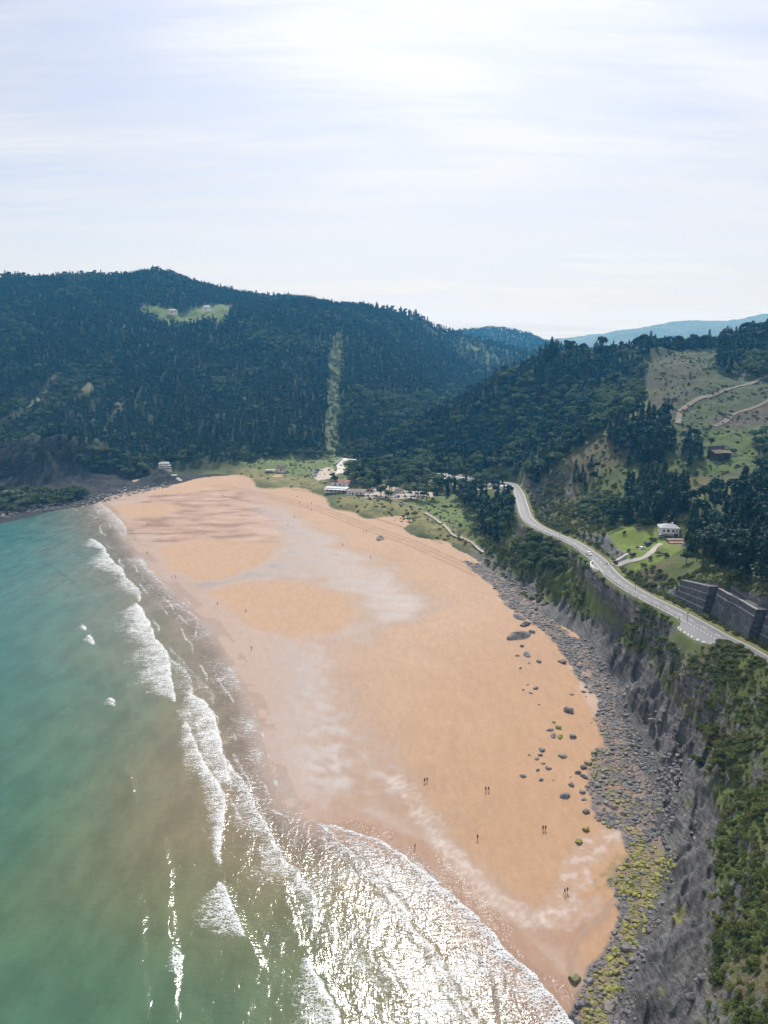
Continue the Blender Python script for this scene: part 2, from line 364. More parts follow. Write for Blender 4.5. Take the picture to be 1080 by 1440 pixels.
class MB:
    """collects boxes, tubes and prisms into one mesh"""
    def __init__(s): s.bm = bmesh.new()
    def box(s, c, d, rz=0.0, bev=0.0, taper=1.0):
        r = bmesh.ops.create_cube(s.bm, size=1.0); vs = r['verts']
        for v in vs:
            k = taper if v.co.z > 0 else 1.0
            v.co = Vector((v.co.x * d[0] * k, v.co.y * d[1] * k, v.co.z * d[2]))
        if bev:
            es = list({e for v in vs for e in v.link_edges})
            bmesh.ops.bevel(s.bm, geom=es, offset=bev, segments=1, affect='EDGES')
            vs = [v for v in s.bm.verts if v.is_valid and not v.tag]
        M = Matrix.Translation(c) @ Matrix.Rotation(rz, 4, 'Z')
        for v in s.bm.verts:
            if not v.tag: v.co = M @ v.co; v.tag = True
        return s
    def prism(s, prof, axis_len, M=None):
        """prof in (x,z), extruded along y, centred"""
        h = axis_len / 2
        a = [s.bm.verts.new((p[0], -h, p[1])) for p in prof]; b = [s.bm.verts.new((p[0], h, p[1])) for p in prof]
        s.bm.faces.new(a); s.bm.faces.new(b[::-1]); n = len(prof)
        for i in range(n): s.bm.faces.new((a[i], b[i], b[(i + 1) % n], a[(i + 1) % n]))
        for v in a + b:
            if M: v.co = M @ v.co
            v.tag = True
        return s
    def poly(s, pts, faces):
        vs = [s.bm.verts.new(p) for p in pts]
        for v in vs: v.tag = True
        for f in faces: s.bm.faces.new([vs[i] for i in f])
        return s
    def tube(s, pts, rad, seg=8):
        rings = []
        rad = rad if isinstance(rad, (list, tuple)) else [rad] * len(pts)
        for i, p in enumerate(pts):
            p = Vector(p); d = Vector(pts[min(i + 1, len(pts) - 1)]) - Vector(pts[max(i - 1, 0)])
            q = d.to_track_quat('Z', 'Y')
            rings.append([s.bm.verts.new(p + q @ Vector((math.cos(2 * math.pi * k / seg) * rad[i], math.sin(2 * math.pi * k / seg) * rad[i], 0))) for k in range(seg)])
        for a, b in zip(rings, rings[1:]):
            for k in range(seg): s.bm.faces.new((a[k], a[(k + 1) % seg], b[(k + 1) % seg], b[k]))
        s.bm.faces.new(rings[0][::-1]); s.bm.faces.new(rings[-1])
        for r_ in rings:
            for v in r_: v.tag = True
        return s
    def wheel(s, c, r, wd, seg=14):
        rings = []
        for yy, rr in ((-wd / 2, r * .82), (-wd / 2 * .8, r), (wd / 2 * .8, r), (wd / 2, r * .82)):
            rings.append([s.bm.verts.new((c[0] + rr * math.cos(2 * math.pi * k / seg), c[1] + yy, c[2] + rr * math.sin(2 * math.pi * k / seg))) for k in range(seg)])
        for a, b in zip(rings, rings[1:]):
            for k in range(seg): s.bm.faces.new((a[k], b[k], b[(k + 1) % seg], a[(k + 1) % seg]))
        s.bm.faces.new(rings[0]); s.bm.faces.new(rings[-1][::-1])
        for r_ in rings:
            for v in r_: v.tag = True
        return s
    def mesh(s, name, smooth=False):
        me = bpy.data.meshes.new(name); bmesh.ops.recalc_face_normals(s.bm, faces=s.bm.faces[:]); s.bm.to_mesh(me); s.bm.free()
        if smooth: me.polygons.foreach_set('use_smooth', np.ones(len(me.polygons), bool))
        return me
    def build(s, name, mat, parent=None, smooth=False, **kw): return link(name, s.mesh(name, smooth), mat, parent, **kw)

def mat_new(name):
    m = bpy.data.materials.new(name); m.use_nodes = True; return m, NT(m.node_tree)
def finish(t, surf, disp=None):
    t.n('ShaderNodeOutputMaterial', None, Surface=surf)
def simple(name, col, rough=0.7, metal=0.0, var=0.12, scale=2.0, bump=0.0, spec=0.5, dirt=None):
    """a plain procedural surface: colour varied by two noises, slight relief"""
    m, t = mat_new(name); co = t.n('ShaderNodeTexCoord').outputs['Object']
    nz = t.noise(co, scale, 5.0, 0.6); n2 = t.noise(co, scale * 0.23, 3.0, 0.5)
    f = t.math('ADD', t.math('MULTIPLY', nz, 0.6), t.math('MULTIPLY', n2, 0.4))
    k = t.ramp(f, 0.3, 0.7, 1 - var, 1 + var)
    c = t.mix(1.0, col, t.n('ShaderNodeCombineXYZ', None, _0=k, _1=k, _2=k).outputs[0], 'MULTIPLY')
    if dirt: c = t.mix(t.ramp(n2, 0.5, 0.72, 0.0, 0.75), c, dirt)
    b = t.n('ShaderNodeBsdfPrincipled', None, Base_Color=c, Roughness=rough, Metallic=metal)
    b.inputs['Specular IOR Level'].default_value = spec
    if bump:
        bn = t.n('ShaderNodeBump', None, Strength=bump, Distance=0.1, Height=nz); t.nt.links.new(bn.outputs[0], b.inputs['Normal'])
    finish(t, b.outputs[0]); return m

# ------------------------------------------------------------------ zones surveyed on the ground (world polygons)
def zpoly(z, pts): return [at_z(a, b, z) for a, b in pts]
Z_CLEAR = gpoly([(898, 512), (960, 497), (1040, 484), (1100, 478), (1110, 540), (1110, 655), (1060, 668), (1010, 672), (965, 668), (945, 640), (940, 600), (915, 565), (905, 540)])
Z_GREENBOWL = gpoly([(985, 620), (1010, 600), (1050, 600), (1095, 590), (1095, 650), (1040, 665), (1000, 668), (970, 655)])
Z_BROWN1 = gpoly([(898, 515), (950, 500), (990, 515), (985, 545), (955, 585), (940, 590), (915, 560)])
Z_BROWN2 = gpoly([(1000, 590), (1050, 570), (1100, 562), (1100, 592), (1040, 600), (1005, 604)])
Z_SPUR = gpoly([(870, 585), (900, 600), (900, 640), (850, 660), (810, 690), (785, 700), (770, 690), (800, 645), (840, 612)])
Z_LAWN = gpoly([(846, 762), (880, 740), (905, 738), (928, 746), (935, 760), (960, 770), (940, 784), (915, 792), (895, 803), (878, 800), (866, 788), (850, 776)])
Z_DUNE = gpoly([(330, 661), (400, 655), (440, 668), (470, 690), (440, 690), (385, 683)]), gpoly([(470, 702), (520, 695), (590, 712), (610, 725), (660, 755), (672, 777), (640, 765), (600, 750), (575, 737), (520, 723), (480, 713)])
Z_VGRASS = gpoly([(330, 655), (420, 640), (500, 645), (500, 660), (440, 672), (400, 664)]), gpoly([(560, 695), (640, 695), (680, 730), (672, 765), (640, 745), (600, 722)])
Z_LOT = [gpoly([(444, 660), (465, 657), (476, 664), (466, 674), (448, 676), (440, 668)]), gpoly([(500, 690), (545, 682), (610, 692), (612, 700), (560, 702), (515, 700)]), gpoly([(600, 668), (660, 668), (720, 684), (720, 690), (660, 684), (605, 676)])]
Z_HILLGREEN = gpoly([(192, 434), (215, 432), (262, 433), (310, 430), (340, 430), (322, 446), (305, 458), (268, 452), (222, 450)]), gpoly([(-30, 388), (6, 391), (5, 397), (-30, 398)])
Z_STRIP = gpoly([(472, 462), (482, 464), (482, 520), (478, 600), (474, 642), (458, 642), (458, 600), (462, 520)])
Z_FARGREEN = gpoly([(650, 484), (670, 488), (700, 500), (690, 512), (655, 500)]), gpoly([(735, 492), (775, 494), (770, 506), (740, 505)])
Z_HEADROCK = gpoly([(-80, 705), (-80, 642), (0, 632), (40, 620), (75, 615), (110, 623), (150, 636), (190, 650), (215, 661), (226, 676), (205, 688), (150, 692), (60, 708), (0, 722)])
Z_STREAK = [gpoly([(85, 530), (60, 560), (25, 585), (0, 596), (-8, 600), (30, 575), (62, 548)]), gpoly([(140, 552), (118, 565), (110, 562), (130, 550)]), gpoly([(174, 560), (172, 580), (150, 605), (138, 614), (160, 588), (165, 572)])]
Z_PALEWOOD = gpoly([(535, 560), (580, 540), (640, 550), (660, 570), (600, 600), (545, 590)])
Z_COBBLE = zpoly(2, [(795, 895), (830, 905), (850, 945), (872, 985), (890, 1040), (940, 1090), (945, 1130), (930, 1180), (945, 1220), (928, 1260), (905, 1320), (885, 1380), (875, 1440), (865, 1520), (800, 1520), (815, 1440), (818, 1415), (838, 1365), (872, 1320), (885, 1265), (868, 1232), (892, 1200), (882, 1165), (850, 1148), (835, 1110), (835, 1070), (858, 1040), (842, 1010), (852, 985), (822, 955), (800, 925)])
Z_COBBLE2 = zpoly(2, [(655, 790), (690, 800), (725, 820), (745, 842), (765, 865), (795, 890), (800, 925), (780, 895), (745, 868), (715, 850), (700, 825), (670, 803)])
Z_WEED = zpoly(2, [(835, 1250), (848, 1215), (870, 1198), (905, 1175), (935, 1190), (945, 1230), (925, 1265), (895, 1330), (872, 1380), (862, 1450), (815, 1450), (818, 1415), (838, 1360), (876, 1320), (884, 1268), (868, 1235)])
Z_WEED2 = zpoly(2, [(810, 1060), (850, 1030), (880, 1060), (900, 1110), (930, 1130), (930, 1180), (890, 1170), (850, 1145), (825, 1100)])
def soft(x, y, poly, s=3.0, amp=0.0, sc=12.0, seed=0, grow=0.0):
    xs = [p[0] for p in poly]; ys = [p[1] for p in poly]; out = np.zeros(x.shape); mg = s + amp + 2 + grow
    m = (x > min(xs) - mg) & (x < max(xs) + mg) & (y > min(ys) - mg) & (y < max(ys) + mg)
    if m.any():
        d = sd_poly(x[m], y[m], poly) + grow
        if amp: d = d + amp * fbm(x[m], y[m], sc, 4, seed)
        out[m] = sstep(-s, s, d)
    return out
def lerp(c, col, m): return c + (np.asarray(col) - c) * m[:, None]

# ------------------------------------------------------------------ terrain sheet
def polar(t0, t1, dt, rs):
    th = np.arange(R(t0), R(t1), dt); r = np.asarray(rs)
    T, RR = np.meshgrid(th, r); return RR * np.sin(T), RR * np.cos(T)
def grid_faces(n, m):
    i = np.arange(n * m).reshape(n, m)
    return np.stack([i[:-1, :-1], i[:-1, 1:], i[1:, 1:], i[1:, :-1]], -1).reshape(-1, 4)
rs = np.concatenate([np.exp(np.arange(math.log(50), math.log(1500), 0.0036 * QF)), np.exp(np.arange(math.log(1500), math.log(6900), 0.009 * QF))])
GX, GY = polar(-41, 41, 0.0019 * QF, rs)
gn, gm = GX.shape
GX = GX.ravel(); GY = GY.ravel()
H, HB, SD, ZB, RD = height(GX, GY, True, True)
print('terrain verts', gn, gm, 'range', H.min(), H.max())
GR = np.sqrt(GX ** 2 + GY ** 2)
# slope
Hg = H.reshape(gn, gm); Xg = GX.reshape(gn, gm); Yg = GY.reshape(gn, gm)
def dvec(axis):
    return np.gradient(Xg, axis=axis), np.gradient(Yg, axis=axis), np.gradient(Hg, axis=axis)
a0, a1 = dvec(0), dvec(1)
nx = a0[1] * a1[2] - a0[2] * a1[1]; ny = a0[2] * a1[0] - a0[0] * a1[2]; nz = a0[0] * a1[1] - a0[1] * a1[0]
NZ = (np.abs(nz) / np.sqrt(nx ** 2 + ny ** 2 + nz ** 2 + 1e-9)).ravel()
faces = grid_faces(gn, gm)
isb = (ZB + 0.06 >= HB)
fb = isb[faces].sum(1) >= 3
deep = (SD[faces] < -70).all(1) & fb
# --- colours of the land
def land_colour(x, y, h, nz, sd, zb, rd, hb):
    n = len(x); r = np.sqrt(x * x + y * y)
    big = fbm(x, y, 90, 4, 101); med = fbm(x, y, 18, 4, 102); fin = fbm(x, y, 3.0, 3, 103)
    c = np.tile(np.array([.030, .042, .018]), (n, 1))                     # floor of the woods
    c = lerp(c, (.055, .070, .026), sstep(-.1, .5, big + med * .6))
    fl = (1 - sstep(8.5, 11, h)) * sstep(470, 500, y) * sstep(-190, -165, x) * (1 - sstep(85, 105, x)) * (1 - sstep(820, 860, y))
    c = lerp(c, (.115, .128, .048), fl * (.75 + .25 * np.clip(med * 2, -1, 1))); c = lerp(c, (.05, .07, .028), fl * sstep(.05, .35, fbm(x, y, 10, 4, 154)) * .7)
    # scrub slopes on the near right side
    near = sstep(30, 60, x) * (1 - sstep(620, 700, y))
    scrub = np.stack([.078 + .04 * med, .100 + .045 * med, .028 + .01 * med], 1)
    c = c + (scrub - c) * near[:, None]
    c = lerp(c, (.125, .098, .055), near * sstep(.12, .42, fbm(x, y, 26, 4, 104) + .4 * fin) * .8)
    for zp, col, s, a in ((Z_CLEAR, (.058, .080, .028), 5, 8), (Z_BROWN1, (.064, .066, .035), 7, 14), (Z_BROWN2, (.080, .066, .047), 5, 7), (Z_GREENBOWL, (.078, .122, .028), 9, 16),
                          (Z_SPUR, (.105, .098, .048), 5, 9), (Z_LAWN, (.150, .200, .040), 1.0, 3), (Z_STRIP, (.12, .15, .07), 4, 9), (Z_PALEWOOD, (.06, .075, .035), 20, 30)):
        c = lerp(c, col, soft(x, y, zp, s, a, 22, 7))
    cm = soft(x, y, Z_CLEAR, 5, 8, 22, 7)
    c = lerp(c, (.10, .075, .045), soft(x, y, Z_LAWN, 1, 3, 22, 7) * sstep(.22, .4, fbm(x, y, 16, 3, 150)) * .8)
    c = lerp(c, (.10, .165, .03), soft(x, y, Z_LAWN, 1, 3, 22, 7) * sstep(.05, .3, fbm(x, y, 7, 3, 151)) * .6)
    c = lerp(c, (.040, .042, .028), cm * sstep(.02, .35, fbm(x, y, 7, 4, 130)) * .8)
    c = lerp(c, (.10, .09, .066), cm * sstep(.1, .4, fbm(x, y * .6, 4, 3, 132)) * .5)
    c = lerp(c, (.085, .12, .04), cm * sstep(.2, .5, fbm(x, y, 12, 3, 131)) * .5)
    for zp in Z_DUNE:
        dm = soft(x, y, zp, 4, 6, 20, 8); c = lerp(c, (.17, .165, .062), dm); c = lerp(c, (.075, .09, .032), dm * sstep(.0, .35, fbm(x, y, 11, 4, 152)) * .8); c = lerp(c, (.30, .235, .15), dm * sstep(.2, .4, fbm(x, y, 8, 4, 153)) * .6)
    for zp in Z_VGRASS: c = lerp(c, (.125, .165, .055), soft(x, y, zp, 4, 6, 20, 9))
    for zp, gc in [(q_, (.135, .195, .055)) for q_ in Z_HILLGREEN] + [(q_, (.085, .125, .045)) for q_ in Z_FARGREEN]: c = lerp(c, gc, soft(x, y, zp, 8, 10, 30, 10) * (.7 + .6 * np.clip(fbm(x, y, 26, 3, 155), -.5, .5)))
    for zp in Z_STREAK: c = lerp(c, (.17, .17, .10), soft(x, y, zp, 4, 7, 18, 12))
    for zp in Z_LOT: c = lerp(c, (.46, .40, .33), soft(x, y, zp, 1.5, 1.5, 8, 11))
    # sandy rims of the dunes
    e = (1 - sstep(.05, .55, hb - zb + .4 * med + .25 * fin)) * sstep(520, 560, y)
    c = lerp(c, (.42, .29, .18), e * (x > -260) * (x < 95))
    # rock: by steepness, on the near cliffs nearly everywhere low down
    T = 16 - 1.5 * sstep(195, 215, y) - 10 * sstep(285, 345, y); Tn = T + 6 * fbm(x, y, 26, 3, 105) + 2.0 * fin
    rk = 1 - sstep(.50, .64, nz + .22 * med)
    rk = rk * (1 - sstep(60, 95, h)) * sstep(20, 50, x) * (1 - sstep(560, 600, y)) * (h > 18)
    low = sstep(-.25, .05, hb - zb) * (1 - sstep(-1.5, 2.5, h - Tn)) * sstep(20, 50, x) * (1 - sstep(400, 470, y))
    cut = (1 - sstep(.66, .82, nz)) * (rd < -5) * (rd > -34) * sstep(60, 80, x) * (1 - sstep(560, 580, y))
    head = soft(x, y, Z_HEADROCK, 6, 8, 30, 60, 8.0)
    rk = np.clip(np.maximum.reduce([rk, low, cut]), 0, 1)
    a = R(29); q = x * math.cos(a) - y * math.sin(a) + 3.0 * fbm(x, y, 22, 3, 41); p = x * math.sin(a) + y * math.cos(a)
    band = fbm(q, p * .12, 4.0, 4, 106); v = .092 + .075 * band + .04 * fin + .035 * big
    v = np.clip(v, .03, .26)
    rcol = np.stack([v * 1.0, v * .985, v * .98], 1)
    rcol = lerp(rcol, (.135, .112, .085), sstep(.25, .6, fbm(x, y, 11, 3, 107)) * .5)
    c = c + (rcol - c) * rk[:, None]
    c = lerp(c, (.030, .032, .032), (x < -150) * (y < 705) * (1 - sstep(6, 12, h)))
    hv = np.clip(.026 + .03 * fin + .03 * med, .006, .2)
    c = c + (np.stack([hv, hv, hv * 1.05], 1) - c) * (head * .9)[:, None]
    # yellow-green algae patches on the lower rock
    alg = low * sstep(.42, .6, fbm(x, y, 9, 3, 140) + .25 * fin) * (1 - sstep(6, 14, h))
    c = lerp(c, (.27, .27, .06), alg * .75)
    # verge beside the road
    vg = (rd < -4.0) * (1 - sstep(6.0, 9.0, -rd)) * (x > 60) * (y < 590)
    c = lerp(c, (.17, .17, .06), vg * .8)
    # far mountains: field tones, lightened in colour to stand in for bright haze
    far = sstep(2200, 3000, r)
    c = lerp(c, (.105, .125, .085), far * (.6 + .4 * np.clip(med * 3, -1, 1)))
    return np.clip(c, .004, .8), rk, np.clip(cm + near, 0, 1)
def sand_colour(x, y, sd):
    n = len(x); big = fbm(x, y, 70, 4, 201); med = fbm(x, y, 14, 4, 202)
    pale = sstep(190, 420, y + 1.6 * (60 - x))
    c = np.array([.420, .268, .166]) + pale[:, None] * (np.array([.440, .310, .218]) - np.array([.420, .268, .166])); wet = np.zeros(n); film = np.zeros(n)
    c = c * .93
    c = c * (1 + .07 * big + .05 * med)[:, None]
    def lay(m, col, w, f=0.0):
        nonlocal c, wet, film
        c = lerp(c, col, m); wet = wet + (w - wet) * m; film = film + (f - film) * m
    S = lambda pts, s, a, sc, seed: soft(x, y, zpoly(1.2, pts), s, a, sc, seed)
    # damp lower beach
    damp = 1 - sstep(5, 16 + 56 * sstep(190, 300, y), sd + (4 + 12 * sstep(190, 300, y)) * fbm(x, y, 40, 4, 203))
    lay(damp * .85, (.305, .218, .172), .70, .16)
    lay(S([(215, 700), (300, 690), (350, 697), (395, 735), (400, 755), (330, 762), (240, 760), (180, 735), (200, 712)], 10, 18, 30, 204), (.31, .19, .128), .6, .25)
    rp = fbm(x + .3 * y, y * 2.6, 26, 4, 205)
    up = S([(150, 698), (330, 688), (400, 735), (400, 760), (230, 770), (170, 745)], 8, 10, 30, 206)
    lay(up * sstep(.0, .3, rp), (.205, .115, .074), .55, .1)
    lay(up * sstep(.05, .35, -rp) * .7, (.40, .285, .21), .45, .3)
    # channels of standing film
    ch = S([(352, 688), (425, 730), (505, 780), (572, 812), (602, 845), (585, 872), (520, 893), (468, 897), (500, 870), (485, 836), (440, 818), (390, 812), (335, 815), (290, 830), (250, 812), (320, 806), (378, 775), (402, 752), (372, 720)], 15, 14, 26, 207)
    cn = .75 + .45 * fbm(x, y * 1.6, 18, 4, 240)
    lay(np.clip(ch * cn, 0, 1), (.215, .175, .160), .97, .55)
    s2 = S([(395, 895), (440, 915), (480, 975), (540, 1050), (585, 1120), (620, 1180), (590, 1178), (545, 1150), (470, 1140), (415, 1110), (395, 1060), (405, 980)], 14, 12, 20, 208)
    st = fbm(x * .55 - y * .25, y * .8 + x * .5, 5.0, 4, 209)
    lay(s2 * (.45 + .5 * sstep(-.3, .3, st)), (.225, .182, .165), .96, .7)
    lay(S([(498, 1040), (520, 1085), (560, 1130), (600, 1180), (570, 1165), (520, 1125), (492, 1080)], 5, 6, 12, 219) * .8, (.30, .195, .130), .5, .05)
    # sand bars standing dry
    for i, bar in enumerate(([(222, 768), (285, 757), (385, 766), (372, 790), (325, 808), (285, 815), (245, 800)], [(296, 829), (360, 817), (430, 820), (482, 836), (499, 860), (470, 886), (420, 894), (372, 886), (330, 862)], [(158, 711), (228, 705), (262, 714), (220, 727), (168, 723)])):
        z = zpoly(1.2, bar); m = soft(x, y, z, 5, 5, 24, 210 + i)
        edge = soft(x, y, z, 8, 6, 24, 210 + i) * (1 - m)
        lay(edge * .6, (.40, .30, .235), .6, .3); lay(m, (.405, .275, .185), .12, 0)
    # brown swash-soaked band and its shining rim near the camera
    def line(pts, wd, sd_, amp=1.0, sc=5):
        d, _, _ = pl_dist(x, y, zpoly(1.0, pts)); return 1 - sstep(wd * .5, wd, d + amp * fbm(x, y, sc, 4, sd_))
    bnd = line([(470, 1130), (545, 1163), (605, 1196), (652, 1246), (702, 1290), (750, 1312), (800, 1318), (845, 1285)], 3.2, 221, 1.8, 3)
    bnd = np.maximum(bnd * .6, (1 - sstep(4.5, 7, sd + 1.6 * fbm(x, y, 3, 3, 245))) * sstep(-28, -6, x)) * (1 - sstep(200, 222, y))
    lay(bnd * .9, (.300, .180, .118), .45, .05)
    rim = line([(560, 1095), (605, 1150), (645, 1212), (692, 1262), (740, 1284), (795, 1290), (835, 1270)], 4.4, 220, 3.0, 3)
    lay(rim * (.22 + .30 * sstep(-.2, .25, fbm(x * .7 + y * .7, y - x, 2.2, 3, 244))), (.31, .245, .21), .94, .7)
    stm = line([(872, 1166), (836, 1186), (812, 1222), (797, 1256), (775, 1285)], 5.0, 222, 3.0, 5)
    lay(stm * (.35 + .5 * sstep(-.1, .3, fbm(x, y, 3, 3, 241))), (.33, .245, .20), .85, .6)
    lay(line([(885, 1245), (852, 1280), (815, 1310), (800, 1345), (812, 1400)], 1.2, 223, 1.2, 3), (.26, .16, .10), .6, 0)
    lay(line([(800, 905), (822, 968), (845, 1005)], 3.5, 224, 3, 6) * .6, (.34, .25, .205), .85, .5)
    # dry upper beach, vehicle tracks
    upb = sstep(.0, 40., sd - 130 + 20 * med) * sstep(300, 380, y)
    lay(upb * .6, (.410, .292, .212), 0, 0)
    for zp, am in ((Z_COBBLE, 1.0), (Z_COBBLE2, 1.0)):
        g = np.clip(soft(x, y, zp, .8, 2.2, 6, 31, 2.0) * (.7 + .9 * fbm(x, y, 5, 3, 242)), 0, 1) * am
        lay(g, (.11, .108, .108), .3, 0)
    lay(soft(x, y, Z_WEED, 1, 3, 7, 33) * sstep(-.25, .2, fbm(x, y, 4, 3, 243)) * .6, (.16, .145, .05), .4, 0)
    trk = np.zeros(n)
    for o in (-2.2, 0.2, 2.5):
        d, _, _ = pl_dist(x, y, [(p[0] + o, p[1] + o * 2, 0) for p in zpoly(2.5, [(300, 680), (380, 697), (450, 715), (520, 742), (580, 763), (640, 790), (672, 805)])])
        trk = np.maximum(trk, (1 - sstep(.5, 1.6, d + fbm(x, y, 9, 3, 225) * 1.2)))
    lay(trk * .6, (.27, .178, .118), .1, 0)
    wr = line([(310, 697), (332, 702), (352, 706)], 1.6, 226, .6, 3); lay(wr, (.20, .13, .09), .3, 0)
    wr = line([(250, 676), (320, 663), (370, 668), (376, 684), (440, 694), (468, 703), (500, 722), (560, 741), (620, 766)], 1.7, 227, 2.0, 6); lay(wr * .8, (.25, .17, .10), .0, 0)
    return np.clip(c, .01, .8), np.clip(wet, 0, 1), np.clip(film, 0, 1)

# materials
def mat_sand():
    m, t = mat_new('sand'); co = t.n('ShaderNodeTexCoord').outputs['Object']
    col = t.attr('tint', 'Color'); wet = t.attr('wet'); film = t.attr('film')
    n1 = t.noise(co, 0.9, 6, .65); n2 = t.noise(t.mapping(co, (1, .35, 1), (0, 0, R(25))), .5, 4, .6)
    k = t.ramp(t.math('ADD', t.math('MULTIPLY', n1, .5), t.math('MULTIPLY', n2, .5)), .3, .7, .90, 1.09)
    c = t.mix(1.0, col, t.n('ShaderNodeCombineXYZ', None, _0=k, _1=k, _2=k).outputs[0], 'MULTIPLY')
    rip = t.noise(t.mapping(co, (.45, 1.6, 1), (0, 0, R(-24))), 1.1, 4, .6, dist=.6)
    rough = t.math('ADD', t.ramp(wet, 0.0, 1.0, .92, .33, False), t.math('MULTIPLY', n1, .05))
    bs = t.math('ADD', .06, t.math('MULTIPLY', film, .55))
    hgt = t.math('ADD', t.math('MULTIPLY', rip, .20), t.math('MULTIPLY', n1, .03))
    bn = t.n('ShaderNodeBump', None, Strength=bs, Distance=1.0, Height=hgt)
    b = t.n('ShaderNodeBsdfPrincipled', None, Base_Color=c, Roughness=rough, IOR=1.36, Normal=bn.outputs[0])
    t.nt.links.new(t.ramp(wet, 0, 1, .15, .75, False), b.inputs['Specular IOR Level'])
    finish(t, b.outputs[0]); return m
def mat_land():
    m, t = mat_new('land'); co = t.n('ShaderNodeTexCoord').outputs['Object']
    col = t.attr('tint', 'Color'); rk = t.attr('rock')
    n1 = t.noise(co, .55, 8, .68); n2 = t.noise(co, 2.2, 5, .65)
    fl = t.noise(t.mapping(co, (2.0, .16, .7), (0, R(25), R(29))), .8, 8, .62)
    blk = t.n('ShaderNodeTexVoronoi', dict(feature='F1'), Vector=t.mapping(co, (1.0, .36, .8), (0, R(25), R(32))), Scale=.42, Randomness=1.0).outputs['Color']
    blk = t.n('ShaderNodeSeparateXYZ', None, _0=blk).outputs[0]
    vr = t.math('ADD', t.math('MULTIPLY', n1, .6), t.math('MULTIPLY', n2, .4))
    k = t.ramp(vr, .28, .72, .55, 1.45, False)
    kr = t.math('MULTIPLY', t.math('MULTIPLY', t.ramp(fl, .30, .70, .50, 1.5, False), t.ramp(blk, 0, 1, .72, 1.3, False)), t.ramp(n1, .3, .7, .75, 1.25, False))
    kk = t.math('ADD', t.math('MULTIPLY', k, t.math('SUBTRACT', 1.0, rk)), t.math('MULTIPLY', kr, rk))
    c = t.mix(1.0, col, t.n('ShaderNodeCombineXYZ', None, _0=kk, _1=kk, _2=kk).outputs[0], 'MULTIPLY')
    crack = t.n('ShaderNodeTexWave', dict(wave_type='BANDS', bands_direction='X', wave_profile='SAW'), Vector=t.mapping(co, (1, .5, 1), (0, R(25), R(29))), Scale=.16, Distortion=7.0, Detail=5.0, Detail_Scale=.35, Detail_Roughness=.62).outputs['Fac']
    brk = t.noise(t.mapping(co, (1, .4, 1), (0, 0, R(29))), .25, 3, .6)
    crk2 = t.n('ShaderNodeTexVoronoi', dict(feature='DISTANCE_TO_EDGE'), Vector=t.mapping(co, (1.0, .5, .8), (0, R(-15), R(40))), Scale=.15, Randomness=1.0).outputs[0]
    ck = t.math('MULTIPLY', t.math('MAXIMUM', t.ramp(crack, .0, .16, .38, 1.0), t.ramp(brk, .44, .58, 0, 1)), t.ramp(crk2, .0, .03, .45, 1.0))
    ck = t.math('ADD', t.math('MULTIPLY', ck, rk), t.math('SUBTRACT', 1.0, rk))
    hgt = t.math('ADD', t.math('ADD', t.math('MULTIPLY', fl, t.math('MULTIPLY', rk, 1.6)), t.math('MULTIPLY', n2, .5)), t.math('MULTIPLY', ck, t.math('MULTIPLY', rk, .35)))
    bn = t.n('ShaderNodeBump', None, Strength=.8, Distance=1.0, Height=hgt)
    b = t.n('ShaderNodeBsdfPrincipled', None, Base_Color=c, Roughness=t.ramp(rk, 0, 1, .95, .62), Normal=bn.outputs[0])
    b.inputs['Specular IOR Level'].default_value = .3
    finish(t, b.outputs[0]); return m
M_SAND, M_LAND = mat_sand(), mat_land()
VV = np.stack([GX, GY, H], 1)
def sub(name, fsel):
    f = faces[fsel]; idx = np.unique(f); mp = np.zeros(len(GX), np.int32); mp[idx] = np.arange(len(idx))
    return npmesh(name, VV[idx], mp[f], True), idx
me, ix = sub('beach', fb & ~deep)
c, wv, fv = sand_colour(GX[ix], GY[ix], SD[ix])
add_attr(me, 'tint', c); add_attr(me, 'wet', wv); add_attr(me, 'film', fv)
tag(link('beach', me, M_SAND), 'wide tan sand beach with wet shining channels and dry bars', kind='structure')
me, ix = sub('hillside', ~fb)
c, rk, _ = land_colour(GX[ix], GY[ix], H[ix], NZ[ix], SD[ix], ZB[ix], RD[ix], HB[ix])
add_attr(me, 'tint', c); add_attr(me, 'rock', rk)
tag(link('hillside', me, M_LAND), 'hills, grey cliffs and valley floor around the bay', kind='structure')

